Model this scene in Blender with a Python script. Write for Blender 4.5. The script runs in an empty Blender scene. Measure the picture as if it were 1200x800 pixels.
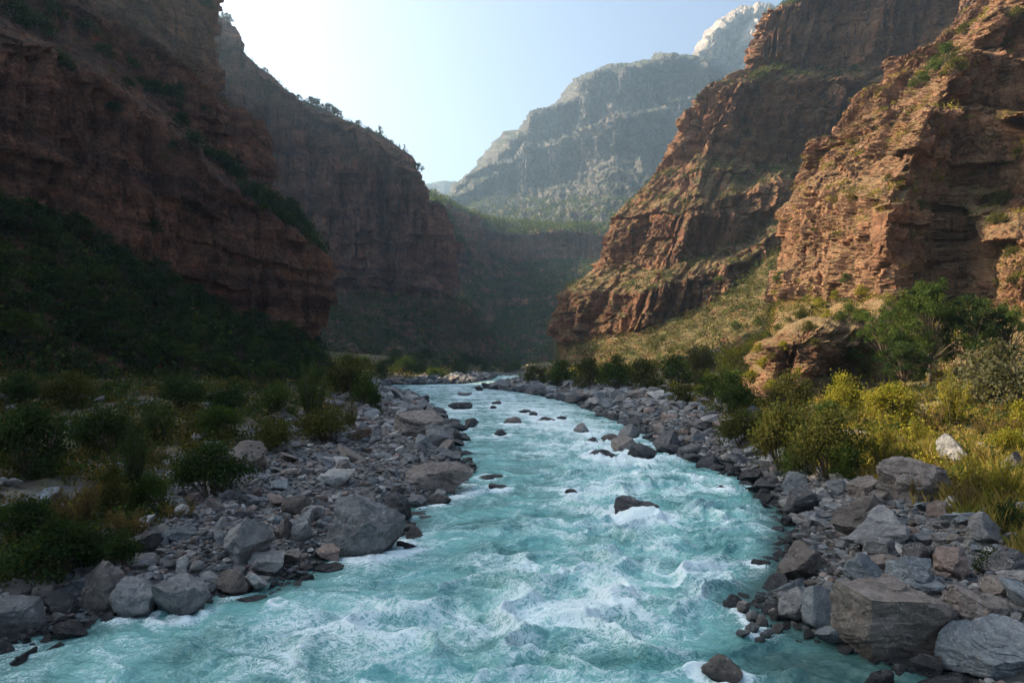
import bpy, math, random, time
import numpy as np
from math import radians as R
T0 = time.time()
rng = np.random.default_rng(11)
random.seed(5)
sc = bpy.context.scene
COL = sc.collection
F, CAMH, HZ = 800.0, 6.0, 425.0          # focal length in photo pixels, eye height above the water, horizon row

def W(px, py, Y):
    return ((px - 600.0) / F * Y, Y, CAMH + (HZ - py) / F * Y)

# ------------------------------------------------------------------ noise
_P = np.random.default_rng(3).permutation(4096).astype(np.int64)
def hsh(i, j=0, k=0):
    i = np.asarray(i, dtype=np.int64); j = np.asarray(j, dtype=np.int64); k = np.asarray(k, dtype=np.int64)
    return _P[(_P[(_P[i & 4095] + j) & 4095] + k) & 4095]
def rnd(i, j=0, k=0):
    return hsh(i, j, k) / 4095.0
_G3 = np.random.default_rng(8).normal(size=(4096, 3)); _G3 /= np.linalg.norm(_G3, axis=1)[:, None]
_G2 = np.random.default_rng(9).normal(size=(4096, 2)); _G2 /= np.linalg.norm(_G2, axis=1)[:, None]
def n3(x, y, z):
    x, y, z = np.broadcast_arrays(np.asarray(x, float), np.asarray(y, float), np.asarray(z, float))
    xi = np.floor(x).astype(np.int64); yi = np.floor(y).astype(np.int64); zi = np.floor(z).astype(np.int64)
    fx, fy, fz = x - xi, y - yi, z - zi
    u = fx*fx*fx*(fx*(fx*6-15)+10); v = fy*fy*fy*(fy*(fy*6-15)+10); w = fz*fz*fz*(fz*(fz*6-15)+10)
    out = 0.0
    for a in (0, 1):
        wa = u if a else 1-u
        for b in (0, 1):
            wb = v if b else 1-v
            for c in (0, 1):
                wc = w if c else 1-w
                g = _G3[hsh(xi+a, yi+b, zi+c)]
                out = out + wa*wb*wc*(g[..., 0]*(fx-a)+g[..., 1]*(fy-b)+g[..., 2]*(fz-c))
    return out * 1.5
def n2(x, y, seed=0):
    x, y = np.broadcast_arrays(np.asarray(x, float), np.asarray(y, float))
    xi = np.floor(x).astype(np.int64); yi = np.floor(y).astype(np.int64)
    fx, fy = x - xi, y - yi
    u = fx*fx*fx*(fx*(fx*6-15)+10); v = fy*fy*fy*(fy*(fy*6-15)+10)
    out = 0.0
    for a in (0, 1):
        wa = u if a else 1-u
        for b in (0, 1):
            wb = v if b else 1-v
            g = _G2[hsh(xi+a, yi+b, seed)]
            out = out + wa*wb*(g[..., 0]*(fx-a)+g[..., 1]*(fy-b))
    return out * 1.5
def fbm2(x, y, o=4, seed=0, gain=0.5):
    s, a = 0.0, 1.0
    for i in range(o):
        s = s + a*n2(x*2**i, y*2**i, seed+i*7); a *= gain
    return s
def sstep(a, b, x):
    t = np.clip((x-a)/(b-a), 0, 1); return t*t*(3-2*t)

# ------------------------------------------------------------------ mesh helpers
def mesh_np(name, V, Fq, smooth=True, attrs=None, cattrs=None):
    me = bpy.data.meshes.new(name)
    V = np.ascontiguousarray(V, dtype=np.float32).reshape(-1, 3)
    Fq = np.ascontiguousarray(Fq, dtype=np.int32)
    k = Fq.shape[1]
    me.vertices.add(len(V)); me.vertices.foreach_set('co', V.ravel())
    me.loops.add(Fq.size); me.loops.foreach_set('vertex_index', Fq.ravel())
    me.polygons.add(len(Fq))
    me.polygons.foreach_set('loop_start', np.arange(len(Fq), dtype=np.int32)*k)
    me.polygons.foreach_set('use_smooth', np.full(len(Fq), smooth, dtype=bool))
    for n, a in (attrs or {}).items():
        at = me.attributes.new(n, 'FLOAT', 'POINT'); at.data.foreach_set('value', np.asarray(a, np.float32).ravel())
    for n, a in (cattrs or {}).items():
        at = me.attributes.new(n, 'FLOAT_COLOR', 'POINT')
        c = np.ones((len(V), 4), np.float32); c[:, :3] = a
        at.data.foreach_set('color', c.ravel())
    me.update(calc_edges=True)
    return me
def obj(name, me, mat=None, parent=None):
    o = bpy.data.objects.new(name, me); COL.objects.link(o)
    if mat is not None and me is not None and not me.materials:
        for m in (mat if isinstance(mat, (list, tuple)) else [mat]): me.materials.append(m)
    if parent: o.parent = parent
    return o
def tag(o, label=None, cat=None, group=None, kind=None):
    for k, v in (('label', label), ('category', cat), ('group', group), ('kind', kind)):
        if v: o[k] = v
    return o
def grid_faces(nu, nv):
    i = np.arange(nu*nv).reshape(nu, nv)
    return np.stack([i[:-1, :-1], i[1:, :-1], i[1:, 1:], i[:-1, 1:]], -1).reshape(-1, 4)

# ------------------------------------------------------------------ materials
class NT:
    def __init__(s, name):
        s.m = bpy.data.materials.new(name); s.m.use_nodes = True
        s.t = s.m.node_tree; s.t.nodes.clear()
        s.out = s.n('ShaderNodeOutputMaterial')
    def n(s, typ, **kw):
        nd = s.t.nodes.new(typ)
        for k, v in kw.items(): setattr(nd, k, v)
        return nd
    def l(s, a, b): s.t.links.new(a, b)
    def set(s, sock, v):
        if isinstance(v, bpy.types.NodeSocket): s.l(v, sock)
        else: sock.default_value = v
    def math(s, op, a, b=0.0, c=0.0, clamp=False):
        nd = s.n('ShaderNodeMath', operation=op, use_clamp=clamp)
        s.set(nd.inputs[0], a); s.set(nd.inputs[1], b)
        if op in ('MULTIPLY_ADD', 'SMOOTH_MIN'): s.set(nd.inputs[2], c)
        return nd.outputs[0]
    def ramp01(s, v, a, b, to0=0.0, to1=1.0):
        nd = s.n('ShaderNodeMapRange', interpolation_type='SMOOTHSTEP')
        s.set(nd.inputs[0], v); s.set(nd.inputs[1], a); s.set(nd.inputs[2], b); s.set(nd.inputs[3], to0); s.set(nd.inputs[4], to1)
        return nd.outputs[0]
    def mix(s, f, a, b, typ='MIX'):
        nd = s.n('ShaderNodeMix', data_type='RGBA', blend_type=typ)
        s.set(nd.inputs[0], f)
        for sk, v in ((nd.inputs[6], a), (nd.inputs[7], b)):
            s.set(sk, v if isinstance(v, bpy.types.NodeSocket) else (*v, 1.0))
        return nd.outputs[2]
    def coord(s, scale=(1, 1, 1), space='world'):
        if space == 'world': c = s.n('ShaderNodeNewGeometry').outputs['Position']
        else: c = s.n('ShaderNodeTexCoord').outputs['Object']
        mp = s.n('ShaderNodeMapping'); mp.inputs['Scale'].default_value = scale
        s.l(c, mp.inputs[0]); return mp.outputs[0]
    def noise(s, vec, scale=1.0, detail=4.0, rough=0.55, dist=0.0):
        nd = s.n('ShaderNodeTexNoise'); s.l(vec, nd.inputs['Vector'])
        nd.inputs['Scale'].default_value = scale; nd.inputs['Detail'].default_value = detail
        nd.inputs['Roughness'].default_value = rough; nd.inputs['Distortion'].default_value = dist
        return nd.outputs['Fac']
    def ramp(s, fac, stops):
        nd = s.n('ShaderNodeValToRGB'); s.l(fac, nd.inputs[0]); e = nd.color_ramp.elements
        while len(e) < len(stops): e.new(0.5)
        for el, (p, c) in zip(e, stops): el.position = p; el.color = (*c, 1)
        return nd.outputs[0]
    def bump(s, h, strength=0.5, dist=0.1, normal=None):
        nd = s.n('ShaderNodeBump'); s.l(h, nd.inputs['Height'])
        nd.inputs['Strength'].default_value = strength; nd.inputs['Distance'].default_value = dist
        if normal is not None: s.l(normal, nd.inputs['Normal'])
        return nd.outputs[0]
    def pbr(s, color, rough=0.9, normal=None, spec=0.3):
        b = s.n('ShaderNodeBsdfPrincipled'); s.set(b.inputs['Base Color'], color if isinstance(color, bpy.types.NodeSocket) else (*color, 1))
        s.set(b.inputs['Roughness'], rough); b.inputs['Specular IOR Level'].default_value = spec
        if normal is not None: s.l(normal, b.inputs['Normal'])
        return b
    def done(s, sh): s.l(sh.outputs[0], s.out.inputs[0]); return s.m

def cliff_mat(name, cols, S=1.0, soil=(0.14, 0.105, 0.06), green=(0.05, 0.06, 0.022), veg=0.5, streak=0.75):
    """layered rock: beds run level, dark water streaks run down, soil and low scrub lie where it is flat enough to hold them"""
    t = NT(name)
    beds = t.noise(t.coord((0.012/S, 0.012/S, 0.32/S)), 1.0, 6, 0.62, 0.35)
    c = t.ramp(beds, list(zip((0.25, 0.40, 0.5, 0.6, 0.75), cols)))
    blot = t.noise(t.coord((0.05/S, 0.05/S, 0.05/S)), 1.0, 5, 0.6)
    c = t.mix(t.ramp01(blot, 0.35, 0.7, 0, 0.45), c, cols[1])
    c = t.mix(t.ramp01(t.noise(t.coord((0.022/S, 0.022/S, 0.03/S)), 1.0, 4, 0.6), 0.5, 0.66, 0, 0.4), c, cols[3])
    wv = t.n('ShaderNodeTexNoise'); t.l(t.coord((0.12/S,)*3), wv.inputs['Vector']); wv.inputs['Detail'].default_value = 4
    vmx = t.n('ShaderNodeVectorMath', operation='MULTIPLY_ADD'); t.l(wv.outputs['Color'], vmx.inputs[0]); vmx.inputs[1].default_value = (1.3, 1.3, 0.8); t.l(t.coord((0.24/S, 0.24/S, 0.42/S)), vmx.inputs[2])
    for k_, (vs, am) in enumerate(((1.0, 0.55), (2.7, 0.4))):
        bl = t.n('ShaderNodeTexVoronoi', distance='CHEBYCHEV'); t.l(vmx.outputs[0], bl.inputs['Vector']); bl.inputs['Scale'].default_value = vs
        sp = t.n('ShaderNodeSeparateColor'); t.l(bl.outputs['Color'], sp.inputs[0])
        c = t.mix(am, c, t.ramp(sp.outputs[k_], [(0.0, (0.5, 0.46, 0.44)), (0.5, (1, 1, 1)), (1.0, (1.5, 1.42, 1.34))]), 'MULTIPLY')
    st = t.noise(t.coord((0.55/S, 0.55/S, 0.03/S)), 1.0, 4, 0.6, 0.2)
    c = t.mix(t.ramp01(st, 0.50, 0.68, 0, streak), c, tuple(x*0.38 for x in cols[0]))
    st2 = t.noise(t.coord((0.33/S, 0.33/S, 0.05/S)), 1.0, 5, 0.6, 0.2)
    c = t.mix(t.ramp01(st2, 0.56, 0.72, 0, 0.45), c, tuple(min(1, x*1.25) for x in cols[3]))
    fine = t.noise(t.coord((1.6/S, 1.6/S, 2.4/S)), 1.0, 7, 0.7)
    c = t.mix(0.7 if S < 5 else 0.4, c, t.ramp(fine, [(0.32, (0.30, 0.30, 0.31)), (0.5, (0.95, 0.95, 0.95)), (0.68, (1.5, 1.45, 1.4))]), 'MULTIPLY')
    nz = t.n('ShaderNodeSeparateXYZ'); t.l(t.n('ShaderNodeNewGeometry').outputs['Normal'], nz.inputs[0])
    brk = t.noise(t.coord((0.35/S,)*3), 1.0, 6, 0.65)
    flat = t.math('ADD', nz.outputs[2], t.math('MULTIPLY', t.math('SUBTRACT', brk, 0.5), 0.9))
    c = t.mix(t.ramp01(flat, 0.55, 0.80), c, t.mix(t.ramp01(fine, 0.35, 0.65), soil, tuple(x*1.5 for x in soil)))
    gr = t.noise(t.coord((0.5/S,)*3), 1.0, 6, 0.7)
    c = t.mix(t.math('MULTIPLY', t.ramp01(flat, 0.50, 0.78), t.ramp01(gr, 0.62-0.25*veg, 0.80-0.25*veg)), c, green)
    crk = t.n('ShaderNodeTexVoronoi', feature='DISTANCE_TO_EDGE'); t.l(t.coord((0.7/S, 0.7/S, 0.9/S)), crk.inputs['Vector'])
    h = t.math('ADD', t.math('MULTIPLY', fine, 1.0), t.math('MULTIPLY', t.ramp01(crk.outputs[0], 0.0, 0.12), 0.35))
    return t.done(t.pbr(c, 0.92, t.bump(h, 1.0, (0.8 if S < 5 else 0.4)*S), 0.2))

def rock_mat(name, base, alt, wet=(0.0, 0.35)):
    t = NT(name)
    oi = t.n('ShaderNodeObjectInfo')
    off = t.n('ShaderNodeVectorMath', operation='ADD'); t.l(t.n('ShaderNodeNewGeometry').outputs['Position'], off.inputs[0])
    sc_ = t.n('ShaderNodeVectorMath', operation='SCALE'); t.l(oi.outputs['Location'], sc_.inputs[0]); sc_.inputs['Scale'].default_value = 1.7
    t.l(sc_.outputs[0], off.inputs[1]); P = off.outputs[0]
    n1 = t.noise(P, 0.7, 6, 0.62, 0.4); n_2 = t.noise(P, 4.0, 8, 0.72); n_3 = t.noise(P, 22.0, 5, 0.7)
    c = t.mix(t.ramp01(n1, 0.38, 0.66), base, alt)
    c = t.mix(0.65, c, t.ramp(n_2, [(0.3, (0.35, 0.35, 0.37)), (0.5, (1, 1, 1)), (0.70, (1.7, 1.66, 1.6))]), 'MULTIPLY')
    c = t.mix(0.45, c, t.ramp(n_3, [(0.3, (0.55, 0.55, 0.55)), (0.7, (1.35, 1.35, 1.35))]), 'MULTIPLY')
    vein = t.noise(P, 1.3, 4, 0.5, 1.6)
    c = t.mix(t.math('MULTIPLY', t.ramp01(t.math('ABSOLUTE', t.math('SUBTRACT', vein, 0.5)), 0.012, 0.0), 0.4), c, (0.42, 0.40, 0.38))
    hv = t.n('ShaderNodeHueSaturation'); t.l(c, hv.inputs['Color'])
    t.l(t.ramp01(t.math('FRACT', t.math('ADD', oi.outputs['Random'], t.n('ShaderNodeNewGeometry').outputs['Random Per Island'])), 0.0, 1.0, 0.76, 1.42), hv.inputs['Value']); c = hv.outputs[0]
    z = t.n('ShaderNodeSeparateXYZ'); t.l(t.n('ShaderNodeNewGeometry').outputs['Position'], z.inputs[0])
    w = t.ramp01(t.math('ADD', z.outputs[2], t.math('MULTIPLY', t.math('SUBTRACT', n1, 0.5), 0.35)), wet[0]+0.02, wet[1], 1.0, 0.0)
    c = t.mix(w, c, t.mix(1.0, c, (0.30, 0.32, 0.34), 'MULTIPLY'))
    h = t.math('ADD', t.math('MULTIPLY', n_2, 0.8), t.math('MULTIPLY', n_3, 0.25))
    return t.done(t.pbr(c, t.ramp01(w, 0, 1, 0.85, 0.22), t.bump(h, 1.0, 0.16), 0.35))

def leaf_mat(name, trans=0.35):
    t = NT(name)
    a = t.n('ShaderNodeVertexColor', layer_name='tint')
    d = t.n('ShaderNodeBsdfDiffuse'); t.l(a.outputs[0], d.inputs[0])
    tr = t.n('ShaderNodeBsdfTranslucent')
    t.l(t.mix(1.0, a.outputs[0], (1.5, 1.45, 0.6), 'MULTIPLY'), tr.inputs[0])
    mx = t.n('ShaderNodeMixShader'); mx.inputs[0].default_value = trans
    t.l(d.outputs[0], mx.inputs[1]); t.l(tr.outputs[0], mx.inputs[2])
    return t.done(mx)

M = {}
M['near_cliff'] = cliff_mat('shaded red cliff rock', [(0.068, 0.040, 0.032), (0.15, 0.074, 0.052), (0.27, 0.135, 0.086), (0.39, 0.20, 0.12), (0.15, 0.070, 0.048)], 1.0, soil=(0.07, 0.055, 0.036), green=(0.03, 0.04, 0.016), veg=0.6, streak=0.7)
M['far_cliff'] = cliff_mat('purple brown cliff rock', [(0.085, 0.045, 0.038), (0.17, 0.082, 0.06), (0.29, 0.145, 0.10), (0.38, 0.205, 0.14), (0.18, 0.085, 0.062)], 2.2, soil=(0.10, 0.075, 0.05), green=(0.035, 0.05, 0.02), veg=0.75)
M['red_cliff'] = cliff_mat('orange red cliff rock', [(0.10, 0.05, 0.033), (0.20, 0.092, 0.055), (0.31, 0.155, 0.09), (0.42, 0.23, 0.135), (0.20, 0.09, 0.055)], 1.6, soil=(0.24, 0.185, 0.09), green=(0.10, 0.10, 0.03), veg=0.8)
M['sun_cliff'] = cliff_mat('sunlit orange cliff rock', [(0.11, 0.056, 0.036), (0.21, 0.105, 0.063), (0.33, 0.175, 0.105), (0.46, 0.27, 0.165), (0.22, 0.105, 0.065)], 0.8, soil=(0.27, 0.19, 0.095), green=(0.10, 0.095, 0.028), veg=0.4)
M['mesa'] = cliff_mat('wooded mesa rock', [(0.15, 0.085, 0.06), (0.22, 0.115, 0.075), (0.28, 0.15, 0.10), (0.34, 0.18, 0.12), (0.22, 0.115, 0.08)], 3.5, soil=(0.05, 0.06, 0.028), green=(0.032, 0.048, 0.02), veg=0.9)
M['mountain'] = cliff_mat('grey mountain rock', [(0.065, 0.06, 0.058), (0.09, 0.083, 0.08), (0.13, 0.117, 0.11), (0.17, 0.15, 0.138), (0.09, 0.08, 0.075)], 7.0, soil=(0.085, 0.085, 0.05), green=(0.04, 0.052, 0.025), veg=0.9)
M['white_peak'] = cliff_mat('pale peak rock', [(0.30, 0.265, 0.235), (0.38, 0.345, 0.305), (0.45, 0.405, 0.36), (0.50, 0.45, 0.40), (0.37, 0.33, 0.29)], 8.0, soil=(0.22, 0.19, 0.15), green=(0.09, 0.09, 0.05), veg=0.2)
M['leaf'] = leaf_mat('leaves', 0.38)
M['blade'] = leaf_mat('grass blades', 0.45)
t = NT('bark'); M['bark'] = t.done(t.pbr(t.ramp(t.noise(t.coord((9, 9, 1.5)), 1, 4), [(0.3, (0.05, 0.035, 0.025)), (0.7, (0.15, 0.11, 0.08))]), 0.95))
M['rock_grey'] = rock_mat('grey river boulder stone', (0.215, 0.214, 0.213), (0.14, 0.139, 0.14))
M['rock_brown'] = rock_mat('brown boulder stone', (0.19, 0.163, 0.145), (0.13, 0.11, 0.097))
M['rock_blue'] = rock_mat('blue grey boulder stone', (0.19, 0.212, 0.225), (0.13, 0.148, 0.16))
M['rock_pale'] = rock_mat('pale boulder stone', (0.33, 0.325, 0.315), (0.24, 0.236, 0.228))
M['rock_red'] = rock_mat('reddish boulder stone', (0.21, 0.155, 0.132), (0.16, 0.125, 0.112))
M['rock_dark'] = rock_mat('dark wet boulder stone', (0.085, 0.085, 0.09), (0.06, 0.055, 0.055), wet=(0.0, 0.9))

# ------------------------------------------------------------------ river course and ground height
BL = np.array([(-10,-16),(5,-14),(10,-12.2),(14.3,-10.7),(16.2,-9.5),(17,-7.5),(18.5,-6.3),(20.4,-5.5),(22.3,-4.2),(27.4,-4.0),(32,-2.9),(40,-3.0),(50.5,-4.6),(60,-4.9),(73.8,-8.2),(107,-14.7),(150,-29),(160,-33),(184,-34),(196,-15),(215,-12),(240,-9),(280,-8),(330,-8),(5000,-8)], float)
BR = np.array([(-10,8),(5,8),(10,8.2),(12.8,8.2),(13.8,7.3),(14.6,6.7),(15.5,6.2),(17,6.2),(18.8,7.5),(23.4,9.7),(27.4,11),(33,12.4),(40,12),(45.7,11),(60,12),(73.8,11.2),(100,10),(137,3.5),(155,-4),(165,-6),(178,-4),(200,0),(230,4),(266,7),(300,8),(330,8),(5000,8)], float)
def banks(Y):
    wob = 0.35*fbm2(Y*0.35, 0*Y, 3, 5)
    return np.interp(Y, BL[:, 0], BL[:, 1]) + wob, np.interp(Y, BR[:, 0], BR[:, 1]) + 0.35*fbm2(Y*0.35, 0*Y+9, 3, 6)
def bank_d(x, y):
    """signed distance outside the water (metres): positive on the left bank, positive on the right bank"""
    xl, xr = banks(y)
    return xl - x, x - xr
def H(x, y):
    x = np.asarray(x, float); y = np.asarray(y, float)
    dl, dr = bank_d(x, y)
    d = np.maximum(dl, dr)
    left = 0.45*sstep(0, 2.5, dl) + 0.095*np.maximum(dl, 0)
    right = 0.40*sstep(0, 2.5, dr) + 0.105*np.maximum(dr, 0)
    z = np.where(dl > dr, left, right)
    z = np.where(d < 0, np.maximum(-1.2, 0.28*d), z)
    z = np.minimum(z, 9 + 0.01*np.maximum(d, 0))
    bump = 0.55*fbm2(x*0.11, y*0.11, 3, 21) + 0.22*fbm2(x*0.5, y*0.5, 3, 33) + 0.05*fbm2(x*2.2, y*2.2, 2, 41)
    z = z + bump*sstep(-1.0, 5.0, d)*np.where(y < 320, 1, 2.5)
    z = z + 3.0*sstep(310, 345, y)*sstep(0, 40, y-300)
    # the low sunny knoll above the boulders on the right bank
    z = z + 0.9*np.exp(-(((x-17.5)/4.0)**2 + ((y-30)/5.5)**2))
    return z
def ground_hit(px, py, y0=8.0, y1=400.0):
    """where the ray through a photo pixel meets the ground or the water"""
    Ys = np.geomspace(y0, y1, 1500)
    x = (px-600)/F*Ys; z = CAMH + (HZ-py)/F*Ys
    h = np.maximum(H(x, Ys), 0.0)
    k = np.argmax(z <= h) if (z <= h).any() else len(Ys)-1
    return float(x[k]), float(Ys[k]), float(h[k])

def axis(dense_lo, dense_hi, step, far, growth=1.25):
    a = list(np.arange(dense_lo, dense_hi+1e-6, step)); s = step
    hi = a[-1]; lo = a[0]; up = []; dn = []
    while hi < far: s *= growth; hi += s; up.append(hi)
    s = step
    while lo > -far: s *= growth; lo -= s; dn.append(lo)
    return np.array(dn[::-1] + a + up)
gx = axis(-36, 42, 0.26, 5000)
gy = np.concatenate([-np.geomspace(6, 4000, 40)[::-1], np.linspace(-5, 11, 12), np.geomspace(11.2, 420, 520), np.geomspace(430, 6500, 60)])
GX, GY = np.meshgrid(gx, gy, indexing='ij')
GZ = H(GX, GY)
me = mesh_np('ground', np.stack([GX, GY, GZ], -1), grid_faces(len(gx), len(gy)))
t = NT('gravelly soil')
P = t.coord((1, 1, 1))
a = t.noise(P, 0.25, 6, 0.65); b = t.noise(P, 3.0, 7, 0.7); c_ = t.noise(P, 1.1, 5, 0.6, 0.6)
vo = t.n('ShaderNodeTexVoronoi'); t.l(P, vo.inputs['Vector']); vo.inputs['Scale'].default_value = 7.0
stone = t.mix(0.6, (0.17, 0.165, 0.16), t.ramp(vo.outputs['Distance'], [(0.0, (1.2, 1.2, 1.2)), (0.7, (0.5, 0.5, 0.5))]), 'MULTIPLY')
stone = t.mix(0.5, stone, (0.15, 0.145, 0.14))
soil = t.mix(t.ramp01(b, 0.3, 0.7), (0.085, 0.068, 0.050), (0.17, 0.14, 0.10))
grs = t.mix(t.ramp01(b, 0.35, 0.7), (0.07, 0.075, 0.025), (0.21, 0.165, 0.07))
c = t.mix(t.ramp01(c_, 0.42, 0.58), soil, grs)
z = t.n('ShaderNodeSeparateXYZ'); t.l(t.n('ShaderNodeNewGeometry').outputs['Position'], z.inputs[0])
shore = t.ramp01(t.math('ADD', z.outputs[2], t.math('MULTIPLY', t.math('SUBTRACT', a, 0.5), 3.0)), 1.1, 2.2, 1.0, 0.0)
c = t.mix(shore, c, stone)
c = t.mix(t.ramp01(t.math('ADD', z.outputs[2], t.math('MULTIPLY', t.math('SUBTRACT', b, 0.5), 0.5)), 0.1, 0.6, 0.85, 0.0), c, (0.04, 0.044, 0.044))
hgt = t.math('ADD', t.math('MULTIPLY', b, 0.6), t.math('MULTIPLY', vo.outputs['Distance'], 0.5))
M['ground'] = t.done(t.pbr(c, 0.95, t.bump(hgt, 0.8, 0.15), 0.2))
tag(obj('ground', me, M['ground']), 'stony valley floor and sloping banks either side of the river', 'ground', kind='structure')

# ------------------------------------------------------------------ cliffs and mountains: control sections, filled in and broken up in real metres
def rock_disp(s, z, x, y, S, seed, style=1.0, bed=1.0, crag=1.0, rib=1.0):
    """how far the rock stands out: level beds, joint-bounded blocks of four sizes, ribs and crags"""
    r = np.random.default_rng(seed)
    th = np.concatenate([r.uniform(0.5, 1.6, 900), r.uniform(2.0, 6.5, 500)]); r.shuffle(th)
    n = len(th); edges = np.cumsum(th) - 60
    prot = r.normal(size=n)*0.5; soft = r.random(n) < 0.25; prot[soft] -= 0.7
    sx, zx = s/S, z/S
    zz = zx + 1.8*n2(sx/38, zx/60, seed) + 0.6*n2(sx/9, zx/9, seed+3) + 0.2*n2(sx/2, zx/3, seed+4)
    b = np.clip(np.searchsorted(edges, zz), 1, n-2); f = (zz-edges[b-1])/th[b]
    here = 0.35 + 0.9*np.clip(n2(sx/14, zx/11, seed+13)+0.4, 0, 1)      # beds show in places and are lost in others
    D = bed*here*(prot[b]*0.7 + 0.3*(0.5-f))
    sw = sx + 2.6*n2(sx/16, zx/30, seed+5) + 0.7*n2(sx/4, zx/5, seed+6) + 0.2*n2(sx/1.1, zx/1.6, seed+7)
    for w, A, grp, ck in ((31, 3.2, 0*b, 0.5), (12, 1.8, b//7, 0.7), (4.3, 0.8, b//3, 0.9), (1.6, 0.34, b, 0.8), (0.7, 0.14, b, 0.6)):
        q = (sw + rnd(grp, seed)*w*(grp > 0))/w
        ci = np.floor(q).astype(np.int64); fr = q-ci
        e = np.minimum(fr, 1-fr)*w
        D = D + (rnd(ci, grp, seed+int(w)) - 0.5)*2*A - ck*A*np.exp(-(e/(0.04*w+0.10))**2)
    X, Y, Z = x/S, y/S, z/S
    D = D + 1.6*n3(X/26, Y/26, Z/26) + 0.9*n3(X/8, Y/8, Z/6+50)
    D = D + rib*(3.4*(0.33-np.abs(n2(sx/17 + 0.5*n2(sx/9, zx/12, seed+21), zx/75, seed+20))) + 1.6*(0.33-np.abs(n2(sx/6.5 + 0.4*n2(sx/4, zx/6, seed+23), zx/24, seed+22))))
    rb = lambda a, v, o: np.abs(n3(X/a+o, Y/a, Z/v+o))
    D = D + crag*(2.4*(0.35-rb(9, 22, 3)) + 1.5*(0.35-rb(4.2, 9, 17)))
    for q, k in ((2.1, 0.55), (0.8, 0.6)):             # joints break the face into flat faces and sharp steps
        g_ = D/q + 0.35*n3(X/5+q, Y/5, Z/5); e = np.floor(g_); D = D*(1-k) + k*q*(e + sstep(0.30, 0.70, g_-e) - (g_-D/q))
    cr = 0.9*(0.35-rb(1.9, 3.2, 29)) + 0.7*(0.35-rb(0.9, 1.3, 43)) + 0.4*(0.35-rb(0.45, 0.55, 57))
    for q, k in ((0.55, 0.5),):
        g_ = cr/q + 0.5*n3(X/1.7, Y/1.7, Z/1.2); e = np.floor(g_); cr = cr*(1-k) + k*q*(e + sstep(0.30, 0.70, g_-e) - (g_-cr/q))
    D = D - np.percentile(D, 84)
    return (D + crag*cr)*S*style

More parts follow.
